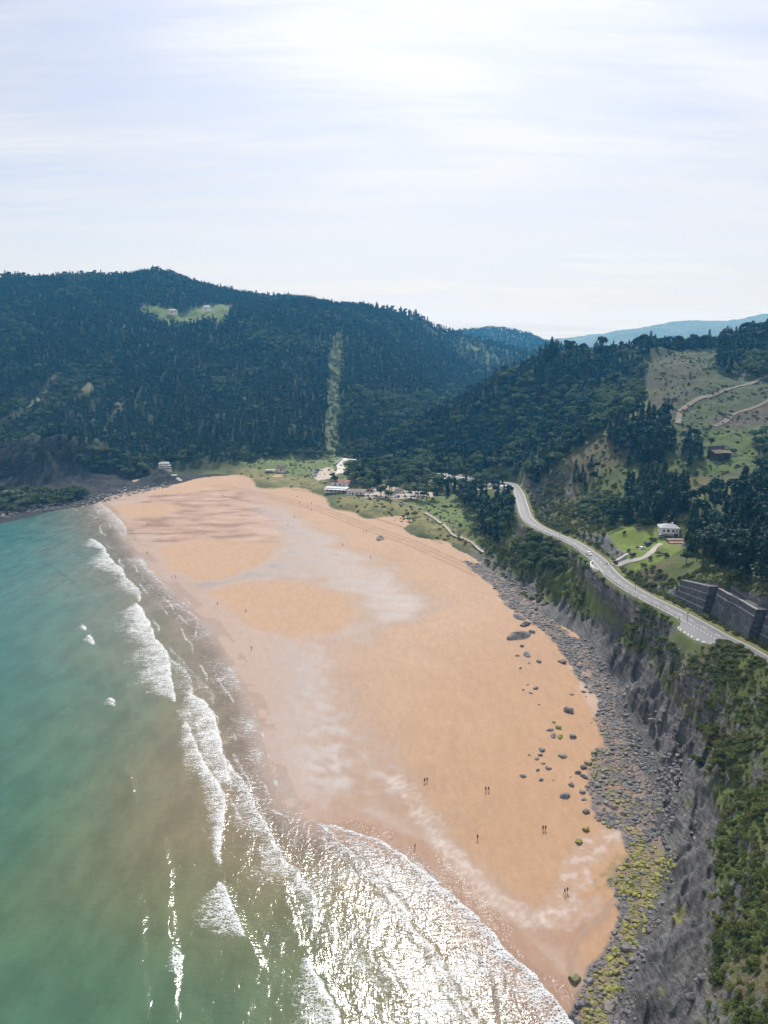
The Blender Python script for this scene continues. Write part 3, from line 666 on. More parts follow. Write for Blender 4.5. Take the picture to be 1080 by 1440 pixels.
# ------------------------------------------------------------------ the sea
rs2 = np.exp(np.arange(math.log(48), math.log(1150), 0.0030 * QF))
WX, WY = polar(-43, 24, 0.0016 * QF, rs2); wn, wm = WX.shape; WX = WX.ravel(); WY = WY.ravel()
wsd = shore_sd(WX, WY); D = -wsd
F = [  # breakers: crest line on the photo (far to near), metres of foam trailing to seaward, strength
    ([(143, 708), (160, 722), (175, 738), (178, 750)], [10, 30, 24, 4], .72), ([(128, 757), (140, 764), (150, 772)], [3, 16, 2], 1),
    ([(146, 772), (158, 788), (172, 800), (176, 812)], [3, 24, 16, 2], 1), ([(172, 808), (186, 820), (197, 832), (196, 845)], [2, 18, 10, 2], .85),
    ([(192, 848), (200, 856), (204, 866)], [4, 22, 6], 1), ([(196, 856), (208, 872), (217, 896), (222, 905)], [8, 24, 18, 3], 1),
    ([(214, 893), (232, 914), (238, 930), (240, 955), (247, 985)], [3, 24, 22, 22, 2], 1), ([(238, 925), (262, 945), (269, 968), (272, 985)], [3, 10, 9, 3], .7),
    ([(268, 975), (284, 985), (297, 1000), (307, 1030), (318, 1080), (324, 1100)], [6, 18, 20, 18, 12, 3], 1), ([(262, 1015), (270, 1035), (280, 1060), (297, 1090), (314, 1116), (312, 1150), (308, 1195), (307, 1215)], [3, 8, 10, 9, 9, 7, 4, 1], 1),
    ([(310, 1240), (316, 1255), (328, 1280), (337, 1300), (344, 1318)], [2, 12, 15, 10, 1], 1), ([(300, 1040), (322, 1075), (345, 1105), (360, 1136), (374, 1160), (386, 1184)], [3, 10, 11, 13, 11, 3], .9),
    ([(374, 1165), (386, 1185), (399, 1210), (420, 1224), (418, 1236)], [3, 12, 16, 18, 3], .85), ([(408, 1222), (432, 1246), (446, 1270), (443, 1296)], [3, 10, 12, 3], .85),
    ([(430, 1345), (445, 1372), (462, 1402), (475, 1428), (482, 1450)], [2, 9, 14, 14, 8], 1), ([(455, 1160), (484, 1190), (515, 1218), (522, 1240)], [4, 14, 10, 3], .75),
    ([(520, 1222), (545, 1252), (578, 1283), (576, 1304)], [4, 16, 20, 5], .8), ([(575, 1300), (602, 1325), (618, 1348), (640, 1392), (660, 1418), (690, 1460)], [5, 12, 10, 12, 18, 20], .8),
    ([(470, 1160), (544, 1186), (585, 1217), (615, 1243), (648, 1270), (690, 1307), (715, 1343), (742, 1363), (790, 1418), (830, 1470)], [3, 3, 4, 6, 8, 8, 9, 10, 12, 12], 1.0),
    ([(116, 876), (120, 882), (122, 887)], [1, 5, 1], 1), ([(124, 892), (131, 899), (132, 907)], [1, 8, 1], 1), ([(152, 980), (160, 986), (160, 993)], [1, 6, 1], 1), ([(242, 1330), (253, 1345), (254, 1366), (250, 1374)], [1, 4.5, 5, 1], 1),
    ([(188, 780), (206, 803), (222, 825)], [3, 12, 3], .5), ([(225, 838), (250, 850), (283, 872)], [2, 16, 2], .6), ([(262, 858), (276, 866), (278, 885)], [2, 10, 2], .5), ([(250, 920), (270, 945), (296, 970), (300, 990)], [2, 14, 10, 2], .5),
    ([(300, 955), (345, 975), (358, 1005), (378, 1080)], [2, 2.0, 2, 1], .55), ([(330, 1060), (352, 1105), (372, 1150)], [2, 10, 2], .6)]
foam = np.zeros(len(WX)); crest = np.zeros(len(WX))
lw = fbm(WX, WY, 5.0, 3, 301)
for pts, trail, stn in F:
    wp = np.array([(*at_z(a, b, 0.3)[:2], tr) for (a, b), tr in zip(pts, trail)])
    wp = catmull(wp, 4.0)
    mx = np.nanmax(wp[:, 2]) * 1.3 + 4
    m = (WX > wp[:, 0].min() - mx) & (WX < wp[:, 0].max() + 4) & (WY > wp[:, 1].min() - mx) & (WY < wp[:, 1].max() + mx)
    if not m.any(): continue
    d, s, v = pl_dist(WX[m], WY[m], wp, np.clip(wp[:, 2], .5, 60)); se = -s * d + lw[m] * .8
    v = v * (.62 + .5 * np.clip(lw[m] + .3, -.5, 1)); val = np.where(se > 0, np.clip(1 - np.clip(se / v, 0, 1) ** .95, 0, 1) ** .8 * (.78 + .3 * fbm(WX[m], WY[m] * 1.5, 7, 3, 320)), np.exp(-(se / .5) ** 2)) * stn
    foam[m] = np.maximum(foam[m], val * np.clip(v / 2.0, .3, 1))
    crest[m] = np.maximum(crest[m], np.exp(-((se - .8) / 1.6) ** 2) * np.clip(v / 8, .15, 1) * .8)
SW = [([(100, 850), (112, 872), (126, 905), (145, 960), (158, 990), (170, 1010)], .45, 2.6), ([(172, 945), (180, 985), (185, 1040)], .38, 2.2), ([(160, 1062), (178, 1085), (186, 1115), (190, 1145)], .45, 2.0), ([(228, 1180), (238, 1230), (238, 1300), (245, 1370), (248, 1430)], .5, 1.6), ([(330, 1290), (350, 1330), (372, 1370)], .4, 1.6), ([(196, 1240), (196, 1330), (200, 1440)], .3, 2.0), ([(395, 1225), (410, 1290), (430, 1345)], .35, 1.6), ([(520, 1330), (560, 1380), (580, 1440)], .3, 1.6), ([(670, 1340), (690, 1400), (700, 1450)], .25, 1.4), ([(60, 790), (100, 820), (130, 850)], .3, 2.5), ([(90, 770), (120, 790), (150, 830)], .3, 2.5), ([(147, 880), (152, 910), (160, 935)], .3, 1.8)]
swell = np.zeros(len(WX))
for pts, hh, wd in SW:
    wp = catmull(np.array([at_z(a, b, 0)[:2] for a, b in pts]), 5.0); mg = 14
    m = (WX > wp[:, 0].min() - mg) & (WX < wp[:, 0].max() + mg) & (WY > wp[:, 1].min() - mg) & (WY < wp[:, 1].max() + mg)
    if not m.any(): continue
    L = np.linspace(0, 1, len(wp)); d, s, v = pl_dist(WX[m], WY[m], wp, np.sin(np.pi * np.clip(L, .02, .98)) ** .6)
    se = -s * d + 1.2 * fbm(WX[m], WY[m], 9, 3, 311); v = v * (.55 + .9 * np.clip(fbm(WX[m], WY[m], 14, 3, 312) + .3, 0, 1)); swell[m] = np.maximum(swell[m], hh * v * np.exp(-(se / np.where(se > 0, wd * 1.8, wd * .7)) ** 2))
act = sstep(0, 14, D)
dirx = WX * .92 + WY * .39 + 8 * fbm(WX, WY, 60, 2, 302)
wz = act * (.12 * np.sin(dirx / 3.9) * (.5 + fbm(WX, WY, 50, 2, 303)) + .10 * fbm(WX * 1.0, WY * .6, 9, 3, 304) + .05 * fbm(WX, WY, 2.5, 2, 305)) + swell + crest * (.35 + .25 * lw)
wz = wz + np.clip(-D, 0, 10) * .021
wz += foam * .06
wf = grid_faces(wn, wm)
keep = (D[wf] > -4).any(1)
# no sheet where the land stands well above the water
wf = wf[keep]; hbw = np.full(len(WX), -9.0)
um = np.unique(wf); hbw[um] = hills(WX[um], WY[um])
wf = wf[~(hbw[wf] > 6).all(1)]
um = np.unique(wf); mp = np.zeros(len(WX), np.int32); mp[um] = np.arange(len(um))
me = npmesh('sea', np.stack([WX, WY, wz], 1)[um], mp[wf], True)
swz = 1 - sstep(0, 26, D)
foam2 = np.maximum(foam, np.exp(-((D - .5) / .7) ** 2) * .6 * sstep(-.2, .3, fbm(WX, WY, 16, 3, 306)))
foam2 = np.maximum(foam2, swz * (.40 + .42 * fbm(WX, WY, 22, 3, 307)) * sstep(-2, 4, D))
lr = (1 - sstep(210, 330, WY)) * sstep(-60, 0, WX)
foam2 = np.maximum(foam2, lr * (1 - sstep(30, 60, D)) * sstep(-1, 3, D) * (.36 + .50 * fbm(WX * .6, WY, 14, 4, 321)))
for k, dk in enumerate((4.5, 9.5, 15.5, 23.0)):
    ln = np.exp(-((D - dk - 4.5 * fbm(WX, WY, 30, 3, 330 + k)) / .65) ** 2) * sstep(-.15, .25, fbm(WX, WY, 26, 3, 340 + k))
    foam2 = np.maximum(foam2, ln * .62)
patch = fbm(WX, WY, 55, 4, 308)
add_attr(me, 'shelf', (D + 16 * patch)[um]); add_attr(me, 'thin', np.clip(D, -5, 60)[um]); add_attr(me, 'foam', foam2[um])
add_attr(me, 'greenness', np.clip(1 - (WY[um] - 150) / 330, 0, 1))
def mat_sea():
    m, t = mat_new('sea_water'); co = t.n('ShaderNodeTexCoord').outputs['Object']
    sh = t.attr('shelf'); th = t.attr('thin'); fo = t.attr('foam'); gr = t.attr('greenness')
    def rampc(stops):
        nd = t.nt.nodes.new('ShaderNodeValToRGB'); t.nt.links.new(t.ramp(sh, 0, 150, 0, 1, False), nd.inputs[0]); e = nd.color_ramp.elements
        while len(e) < len(stops): e.new(.5)
        for i, (p, c) in enumerate(stops): e[i].position = p / 150; e[i].color = (*c, 1)
        return nd.outputs[0]
    near = rampc([(0, (.20, .150, .108)), (22, (.165, .132, .072)), (46, (.112, .122, .060)), (72, (.058, .118, .064)), (100, (.022, .098, .070)), (140, (.004, .052, .056))])
    farc = rampc([(0, (.21, .155, .11)), (20, (.150, .148, .108)), (40, (.090, .142, .115)), (62, (.042, .128, .114)), (88, (.013, .106, .104)), (140, (.001, .070, .078))])
    c = t.mix(gr, farc, near)
    n0 = t.noise(t.mapping(co, (1, .5, 1), (0, 0, R(20))), .12, 5, .6)
    k = t.ramp(n0, .3, .7, .85, 1.15); c = t.mix(1.0, c, t.n('ShaderNodeCombineXYZ', None, _0=k, _1=k, _2=k).outputs[0], 'MULTIPLY')
    r1 = t.noise(t.mapping(co, (1, .55, 1), (0, 0, R(18))), .55, 4, .6, dist=.3); r2 = t.noise(t.mapping(co, (.5, 1.25, 1), (0, 0, R(-12))), 1.05, 2, .5, dist=.5)
    r3 = t.noise(t.mapping(co, (.5, 1.6, 1), (0, 0, R(8))), 3.4, 3, .6)
    r0 = t.noise(t.mapping(co, (1, .35, 1), (0, 0, R(22))), .20, 4, .6, dist=.4)
    hg0 = t.math('MULTIPLY', r0, .38)
    hg = t.math('ADD', t.math('ADD', t.math('MULTIPLY', r1, .15), t.math('MULTIPLY', r2, .15)), t.math('ADD', hg0, t.math('MULTIPLY', r3, .014)))
    bst = t.ramp(th, 0, 60, 1.0, .50)
    bn = t.n('ShaderNodeBump', None, Strength=bst, Distance=1.0, Height=hg)
    wat = t.n('ShaderNodeBsdfPrincipled', None, Base_Color=c, Roughness=.115, IOR=1.33, Normal=bn.outputs[0])
    tr = t.n('ShaderNodeBsdfTransparent')
    alpha = t.ramp(th, -.5, 16, .10, 1.0)
    mixw = t.n('ShaderNodeMixShader', None, _0=alpha, _1=tr.outputs[0], _2=wat.outputs[0])
    # foam: lacy near its thin parts, streaked along the run of the wave
    f1 = t.noise(t.mapping(co, (.30, 1.0, 1), (0, 0, R(-20))), .95, 8, .70, dist=1.2); f2 = t.noise(t.mapping(co, (.6, 1.0, 1), (0, 0, R(-20))), 2.2, 6, .72, dist=.6)
    vo = t.n('ShaderNodeTexVoronoi', dict(feature='DISTANCE_TO_EDGE'), Vector=t.mapping(co, (.8, 1.1, 1)), Scale=1.7, Randomness=1.0).outputs[0]
    lace = t.ramp(vo, 0, .30, .09, -.06)
    nn = t.math('ADD', t.math('ADD', t.math('MULTIPLY', f1, .55), t.math('MULTIPLY', f2, .45)), lace)
    nu = t.ramp(nn, .33, .69, 0, 1, False); thr = t.math('SUBTRACT', 1.04, t.math('MULTIPLY', fo, .98))
    ff = t.ramp(t.math('SUBTRACT', nu, thr), -.16, .42, 0.0, 1.0)
    ff = t.math('MULTIPLY', ff, t.ramp(fo, .03, .25, 0, .95))
    fbn = t.n('ShaderNodeBump', None, Strength=.5, Distance=.6, Height=t.math('ADD', f1, f2))
    fm = t.n('ShaderNodeBsdfPrincipled', None, Base_Color=(.66, .68, .69), Roughness=.7, Normal=fbn.outputs[0])
    out = t.n('ShaderNodeMixShader', None, _0=ff, _1=mixw.outputs[0], _2=fm.outputs[0])
    finish(t, out.outputs[0]); return m
tag(link('sea', me, mat_sea()), 'shallow green sea with rows of white breakers running up the sand', kind='structure')

# ------------------------------------------------------------------ vegetation: materials and models
def mat_leaf(name, a, b, c, trans=.22):
    """leaves: three greens, mixed by clump and by tree"""
    m, t = mat_new(name); co = t.n('ShaderNodeTexCoord').outputs['Object']
    rnd = t.n('ShaderNodeObjectInfo').outputs['Random']
    n1 = t.noise(co, 6.0, 4, .6)
    col = t.mix(t.ramp(n1, .32, .68, 0, 1), a, b)
    col = t.mix(t.ramp(rnd, .35, 1.0, 0, .85, False), col, c)
    k = t.ramp(t.math('FRACT', t.math('MULTIPLY', rnd, 7.31)), 0, 1, .65, 1.35, False)
    col = t.mix(1.0, col, t.n('ShaderNodeCombineXYZ', None, _0=k, _1=k, _2=k).outputs[0], 'MULTIPLY')
    d = t.n('ShaderNodeBsdfPrincipled', None, Base_Color=col, Roughness=.6); d.inputs['Specular IOR Level'].default_value = .25
    tr = t.n('ShaderNodeBsdfTranslucent', None, Color=t.mix(1.0, col, (1.25, 1.35, .7), 'MULTIPLY'))
    o = t.n('ShaderNodeMixShader', None, _0=trans, _1=d.outputs[0], _2=tr.outputs[0]); finish(t, o.outputs[0]); return m
M_PINE = mat_leaf('pine_needles', (.012, .036, .020), (.023, .054, .027), (.020, .044, .030))
M_BROAD = mat_leaf('broad_leaves', (.036, .072, .022), (.075, .118, .036), (.115, .150, .068), .26)
M_SHRUB = mat_leaf('shrub_leaves', (.062, .092, .022), (.125, .155, .036), (.150, .140, .052), .28)
M_BARK = simple('bark', (.075, .058, .044), .9, 0, .3, 3.0, .4)

def cards(P, Nn, S, rng, stretch=1.0, A=None):
    """leaf sprays: bent quads at P facing roughly Nn, size S"""
    n = len(P); Nn = Nn + rng.normal(0, .45, (n, 3)); Nn /= np.linalg.norm(Nn, axis=1)[:, None] + 1e-9
    A = rng.normal(0, 1, (n, 3)) if A is None else A + rng.normal(0, .25, (n, 3))
    U = A - (A * Nn).sum(1)[:, None] * Nn; U /= np.linalg.norm(U, axis=1)[:, None] + 1e-9
    W = np.cross(Nn, U); S = S[:, None]
    a = P - U * S * stretch * .5; b = P + U * S * stretch * .5
    q0 = a - W * S * .22 * rng.uniform(.6, 1.4, (n, 1)); q1 = P - W * S * .5 * rng.uniform(.7, 1.3, (n, 1)) + Nn * S * .1; q2 = b + Nn * S * -.1; q3 = P + W * S * .5 * rng.uniform(.7, 1.3, (n, 1)) + Nn * S * .1
    V = np.stack([a + Nn * S * -.08, q1, q2, q3], 1).reshape(-1, 3)
    return V, np.arange(4 * n).reshape(n, 4)
def crown_conifer(seed, rad=.21, whorls=17, per=7, base=.10):
    rng = np.random.default_rng(seed); P = []; N = []; S = []; A = []
    lean = rng.normal(0, .012, 2)
    for i in range(whorls):
        z = base + (1 - base) * (i / (whorls - 1)) ** .92
        L = rad * (1 - (z - base) / (1 - base)) ** .72 * rng.uniform(.75, 1.15) + .015
        for j in range(per):
            if rng.random() < .12: continue
            a = rng.uniform(0, 6.283); l = L * rng.uniform(.55, 1.2)
            for k in range(4):
                f = (.30 + .23 * k) + rng.uniform(-.08, .08)
                P.append((math.cos(a) * l * f + lean[0] * z, math.sin(a) * l * f + lean[1] * z, min(z + .02 - .16 * l * f * f / .2 * .5 + rng.normal(0, .008), 1.0)))
                N.append((math.cos(a) * .5, math.sin(a) * .5, .8)); S.append(rng.uniform(.055, .085) * (1.15 - .5 * z)); A.append((math.cos(a), math.sin(a), -.25))
    return cards(np.array(P), np.array(N), np.array(S), rng, 1.5, np.array(A))
def crown_clumps(seed, nclump, per, R0, cz_, zr, size, low=.0, rc=(.32, .5)):
    rng = np.random.default_rng(seed); Vs = []; Fs = []; o = 0; cs = []
    for i in range(nclump):
        d = rng.normal(0, 1, 3); d /= np.linalg.norm(d); d[2] = abs(d[2]) * .9 - .25 * (rng.random() < .45)
        f = rng.uniform(.35, .8)
        c = np.array((d[0] * R0 * f, d[1] * R0 * f, cz_ + d[2] * zr * f)); r = R0 * rng.uniform(*rc); cs.append(c)
        n = rng.normal(0, 1, (per, 3)); n /= np.linalg.norm(n, axis=1)[:, None]
        n[:, 2] = np.where(n[:, 2] < -.35, -n[:, 2], n[:, 2])
        p = c + n * (r * rng.uniform(.72, 1.08, (per, 1))) * np.array((1, 1, zr / R0 * .85))
        V, F = cards(p, n, rng.uniform(.7, 1.3, per) * size, rng, 1.25)
        Vs.append(V); Fs.append(F + o); o += len(V)
    return np.concatenate(Vs), np.concatenate(Fs), cs
def trunk_mesh(name, h, r, seed, limbs=None, top=.0):
    rng = random.Random(seed); m = MB(); b = [(rng.uniform(-.01, .01) * i, rng.uniform(-.01, .01) * i, -.03 + (h + .03) * i / 4) for i in range(5)]
    m.tube(b, [r * 1.3, r, r * .85, r * .6, r * .3], 6)
    for c in (limbs or []):
        st = Vector((0, 0, h * rng.uniform(.35, .8))); c = Vector(c)
        m.tube([st, st.lerp(c, .5) + Vector((0, 0, .02)), c], [r * .45, r * .3, r * .12], 5)
    return m.mesh(name, True)
PINES, BROADS, SHRUBS = [], [], []       # (crown mesh, trunk mesh), unit height
for i in range(5):
    if i < 3: V, F = crown_conifer(50 + i, (.20, .24, .17)[i], (17, 16, 18)[i], 7, (.10, .16, .12)[i]); lim = None; th = .93
    else:
        V, F, cs = crown_clumps(60 + i, 15, 46, .24, .66, .32, .062, rc=(.30, .46)); lim = cs[:7]; th = .80
    me = npmesh('pine_crown', V, F); me.materials.append(M_PINE)
    tm = trunk_mesh('pine_trunk', th, .013, i, lim); tm.materials.append(M_BARK); PINES.append((me, tm))
for i in range(5):
    V, F, cs = crown_clumps(80 + i, (15, 18, 13, 16, 20)[i], 56, (.40, .44, .36, .48, .42)[i], .56, (.36, .34, .40, .32, .38)[i], .085)
    me = npmesh('broadleaf_crown', V, F); me.materials.append(M_BROAD)
    tm = trunk_mesh('broadleaf_trunk', .55, .022, 30 + i, cs[:8]); tm.materials.append(M_BARK); BROADS.append((me, tm))
for i in range(5):
    V, F, cs = crown_clumps(120 + i, (9, 11, 8, 10, 13)[i], 78, (.60, .75, .65, .9, .7)[i], .30, (.55, .48, .62, .40, .5)[i], .125, rc=(.28, .52))
    V[:, 2] = np.maximum(V[:, 2], -.06)
    me = npmesh('shrub', V, F); me.materials.append(M_SHRUB); SHRUBS.append(me)

# ------------------------------------------------------------------ where everything grows
G_PINE = [('grove', gpoly([(955, 730), (1000, 712), (1100, 700), (1100, 860), (1045, 836), (1005, 806), (968, 785)]), 6.0, (13, 20)),
          ('spur top', gpoly([(853, 610), (900, 590), (938, 592), (946, 652), (920, 664), (862, 650)]), 6.0, (11, 18)),
          ('spur foot', gpoly([(880, 695), (895, 672), (958, 690), (970, 738), (935, 744), (880, 738)]), 6.0, (11, 18)),
          ('road bend', gpoly([(845, 728), (892, 725), (888, 752), (852, 750)]), 6.0, (8, 13)),
          ('spur flank', gpoly([(803, 660), (840, 652), (842, 684), (806, 688)]), 6.5, (7, 12)),
          ('bowl edge', gpoly([(950, 615), (975, 625), (992, 648), (990, 676), (966, 655), (945, 628)]), 6.0, (9, 15)),
          ('skyline', gpoly([(895, 510), (930, 497), (1000, 487), (1006, 482), (1008, 474), (930, 486), (893, 498)]), 8.0, (10, 16)),
          ('right skyline', gpoly([(1000, 512), (1012, 490), (1045, 480), (1100, 472), (1100, 500), (1050, 505), (1030, 525)]), 8.0, (12, 19)),
          ('valley', gpoly([(604, 690), (660, 690), (722, 692), (727, 718), (703, 762), (686, 772), (677, 747), (668, 716), (640, 702), (610, 698)]), 7.5, (9, 15)),
          ('campsite', gpoly([(495, 662), (560, 668), (600, 676), (602, 688), (548, 683), (500, 689)]), 8.5, (8, 13)),
          ('slope top', gpoly([(1035, 690), (1100, 660), (1100, 700), (1040, 705)]), 7.0, (11, 16))]
G_BROAD = [('road slope', gpoly([(718, 775), (745, 762), (775, 775), (800, 795), (785, 815), (745, 812), (728, 800)]), 5.0, (5, 8.5)),
           ('lay-by', gpoly([(922, 912), (945, 902), (958, 912), (952, 935), (925, 935)]), 3.6, (3.2, 5)),
           ('right wood', gpoly([(1030, 525), (1050, 500), (1100, 498), (1100, 545), (1060, 530)]), 7.0, (7, 11)),
           ('bowl side', gpoly([(1060, 615), (1100, 610), (1100, 665), (1062, 660)]), 6.5, (5, 9)),
           ('valley', gpoly([(620, 696), (660, 696), (720, 700), (722, 735), (700, 765), (688, 765), (676, 735), (664, 714)]), 9.0, (7, 11)),
           ('campsite', gpoly([(490, 658), (560, 664), (640, 674), (700, 688), (640, 692), (600, 690), (545, 685), (497, 690)]), 8.5, (7, 12)),
           ('house', gpoly([(885, 742), (905, 733), (930, 738), (915, 742)]), 5.0, (3.5, 6)),
           ('spur base', gpoly([(818, 700), (845, 690), (880, 705), (880, 740), (850, 748), (822, 740), (812, 722)]), 5.5, (3.5, 7.5)),
           ('wall top', gpoly([(1010, 812), (1030, 822), (1090, 858), (1090, 838), (1030, 806)]), 5.0, (3.5, 6.5))]
def jitter(x0, x1, y0, y1, s, rng):
    gx, gy = np.meshgrid(np.arange(x0, x1, s), np.arange(y0, y1, s)); gx = gx.ravel() + rng.uniform(-.48, .48, gx.size) * s; gy = gy.ravel() + rng.uniform(-.48, .48, gy.size) * s
    return gx, gy
ROADXY = ROAD[:, :2]
def clear_of(x, y, rad=6.0):
    d, _, _ = pl_dist(x, y, ROAD[::4]); return d > rad
HOUSES = []   # keep-out spots (x, y, r), filled from survey
for px, py, r_ in ((940, 752, 11), (925, 768, 7), (905, 778, 5), (475, 690, 26), (502, 693, 12), (232, 658, 14), (1011, 640, 11)):
    g = ground(px, py); HOUSES.append((g[0], g[1], r_))
def keep_out(x, y):
    m = np.ones(x.shape, bool)
    for a, b, r_ in HOUSES: m &= (x - a) ** 2 + (y - b) ** 2 > r_ * r_
    return m
TREES = []   # dicts
def add_trees(kind, zone, x, y, hr, rng):
    z = height(x, y)
    for a, b, c in zip(x, y, z): TREES.append((kind, zone, a, b, c, hr[0] + (hr[1] - hr[0]) * rng.random()))
rng = np.random.default_rng(5)
for kind, groups in (('pine', G_PINE), ('broad', G_BROAD)):
    for zone, poly, sp, hr in groups:
        xs = [p[0] for p in poly]; ys = [p[1] for p in poly]
        x, y = jitter(min(xs), max(xs), min(ys), max(ys), sp, rng)
        m = in_poly(x, y, poly) & clear_of(x, y, 7) & keep_out(x, y)
        if zone not in ('house',): m &= ~in_poly(x, y, Z_LAWN)
        for zp in Z_LOT: m &= ~in_poly(x, y, zp)
        d, s, _ = pl_dist(x, y, ROAD[::4]); m &= ~((s < 0) & (d < 16) & (y < 295))
        add_trees(kind, zone, x[m], y[m], hr, rng)
# wooded headland
Z_HEAD = gpoly([(497, 652), (545, 621), (600, 592), (660, 561), (720, 534), (780, 506), (800, 500), (835, 495), (880, 501), (905, 518), (905, 560), (875, 588), (840, 612), (800, 642), (770, 668), (748, 692), (728, 690), (660, 674), (600, 664), (530, 660)])
xs = [p[0] for p in Z_HEAD]; ys = [p[1] for p in Z_HEAD]
x, y = jitter(min(xs), max(xs), min(ys), max(ys) + 40, 5.8, rng)
m = (soft(x, y, Z_HEAD, 6, 4, 20, 3) > .5) & clear_of(x, y, 8) & keep_out(x, y); x, y = x[m], y[m]
br = fbm(x, y, 60, 3, 401) + .35 * rng.normal(0, .5, len(x)) > .02
br |= (y < 690) & (rng.random(len(x)) < .3)
add_trees('pine', 'headland', x[~br], y[~br], (10, 16), rng); add_trees('broad', 'headland', x[br], y[br], (8, 12.5), rng)
# the big hill and the hills behind
def hill_block(x0, x1, y0, y1, sp, hr, zone):
    x, y = jitter(x0, x1, y0, y1, sp, rng); r = np.hypot(x, y); th = np.degrees(np.arctan2(x, y))
    m = (np.abs(th) < 31); x, y, r = x[m], y[m], r[m]; z = hills(x, y)
    m = (z > 6.5) & keep_out(x, y)
    ex = np.zeros(x.shape)
    for zp in Z_FARGREEN: ex = np.maximum(ex, soft(x, y, zp, 3, 7, 24, 3) * (fbm(x, y, 28, 3, 156) > -.02))
    for zp in list(Z_HILLGREEN) + [Z_STRIP] + list(Z_VGRASS): ex = np.maximum(ex, soft(x, y, zp, 3, 7, 24, 3))
    for zp in Z_STREAK: ex = np.maximum(ex, soft(x, y, zp, 3, 6, 18, 12))
    m &= ex < .5; m &= ~in_poly(x, y, Z_HEAD)
    bare = (x < -260) & (y < 930) & (fbm(x, y, 40, 3, 402) > .12) & (rng.random(len(x)) < .45); m &= ~bare
    m &= ~((x > 60) & (y < 760)); m &= soft(x, y, Z_HEADROCK, 3, 10, 30, 60) < .45
    x, y = x[m], y[m]
    pb = fbm(x, y, 110, 3, 403) + .6 * soft(x, y, Z_PALEWOOD, 30, 30) + .25 * rng.normal(0, .6, len(x)) + .5 * (hills(x, y) < 12)
    br = pb > .30
    add_trees('pine', zone, x[~br], y[~br], hr, rng); add_trees('broad', zone, x[br], y[br], (hr[0] * .75, hr[1] * .8), rng)
hill_block(-760, 420, 700, 1450, 5.5, (7.5, 11.5), 'far hill')
hill_block(-300, 900, 1450, 2950, 11.0, (11, 16), 'back hill')
# low woods on the left headland's apron
Z_APRON = gpoly([(-60, 708), (0, 700), (60, 694), (120, 690), (130, 700), (60, 714), (0, 725), (-60, 732)])
xs = [p[0] for p in Z_APRON]; ys = [p[1] for p in Z_APRON]; x, y = jitter(min(xs), max(xs), min(ys), max(ys), 6, rng); m = in_poly(x, y, Z_APRON); add_trees('broad', 'headland foot', x[m], y[m], (5, 9), rng)
x, y = jitter(-420, -110, 600, 790, 5.0, rng); m = (soft(x, y, Z_HEADROCK, 3, 8, 20, 66) > .45) & (fbm(x, y, 26, 3, 67) > -.28); m &= hills(x, y) > 9; pk_ = rng.random(len(x)) < .6; add_trees('pine', 'headland foot', x[m & pk_], y[m & pk_], (3.5, 7), rng); add_trees('broad', 'headland foot', x[m & ~pk_], y[m & ~pk_], (3, 5.5), rng)
Z_LHEAD = gpoly([(120, 640), (160, 638), (205, 655), (218, 662), (200, 672), (150, 664), (110, 655)])
xs = [p[0] for p in Z_LHEAD]; ys = [p[1] for p in Z_LHEAD]; x, y = jitter(min(xs), max(xs), min(ys), max(ys), 6.5, rng); m = in_poly(x, y, Z_LHEAD) & keep_out(x, y); add_trees('broad', 'headland foot', x[m], y[m], (6, 10), rng)
# scattered single trees: (px, py, kind, height)
for px, py, k, hh in ((845, 497, 'pine', 24), (838, 499, 'pine', 17), (600, 704, 'broad', 16), (610, 704, 'broad', 13), (550, 696, 'broad', 15), (578, 701, 'broad', 14), (588, 702, 'broad', 15), (536, 700, 'broad', 12), (668, 752, 'broad', 7), (645, 758, 'broad', 3.2), (630, 757, 'broad', 2.6), (575, 733, 'broad', 4), (546, 702, 'broad', 9), (548, 692, 'broad', 12), (560, 688, 'broad', 13), (520, 690, 'broad', 11), (535, 697, 'broad', 8),
                      (641, 708, 'pine', 13), (594, 708, 'pine', 10), (653, 716, 'pine', 14), (664, 712, 'pine', 15), (672, 720, 'pine', 13), (660, 725, 'broad', 6), (647, 745, 'broad', 5), (573, 728, 'broad', 4.5), (583, 727, 'broad', 5), (625, 718, 'broad', 5),
                      (470, 684, 'broad', 10), (490, 678, 'broad', 11), (500, 682, 'broad', 12), (468, 676, 'broad', 7), (512, 680, 'broad', 11), (1000, 628, 'broad', 7), (1030, 640, 'broad', 6), (830, 672, 'pine', 12), (905, 640, 'pine', 14), (1000, 770, 'pine', 17), (965, 792, 'broad', 6)):
    g = ground(px, py); TREES.append((k, 'single', g[0], g[1], hz(g[0], g[1]), hh))
print('trees', len(TREES))
def seen(x, y, z):
    """is the point in the picture and not behind the hills"""
    px, py, c = project(x, y, z); ok = (px > -15) & (px < 1095) & (py > -10) & (py < 1455)
    f = np.linspace(.25, .985, 46)[None]; X = x[:, None] * f; Y = y[:, None] * f; Z = CAM_H + (z[:, None] - CAM_H) * f
    return ok & ~((hills(X, Y) - 3.0) > Z).any(1), c
T_kind = np.array([t[0] for t in TREES]); T_zone = np.array([t[1] for t in TREES]); TX, TY, TZ, TH = (np.array([t[i] for t in TREES]) for i in (2, 3, 4, 5))
size = TH / np.hypot(np.hypot(TX, TY), TZ - CAM_H)
indiv = np.zeros(len(TREES), bool)
for k in ('pine', 'broad'):
    cand = np.where(T_kind == k)[0]; cand = cand[np.argsort(-size[cand])][:1500]
    ok, _ = seen(TX[cand], TY[cand], TZ[cand] + TH[cand] * .95); cand = cand[ok]
    forced = [i for i in cand if T_zone[i] == 'single']; rest = [i for i in cand if T_zone[i] != 'single']
    indiv[(forced + rest)[:285]] = True
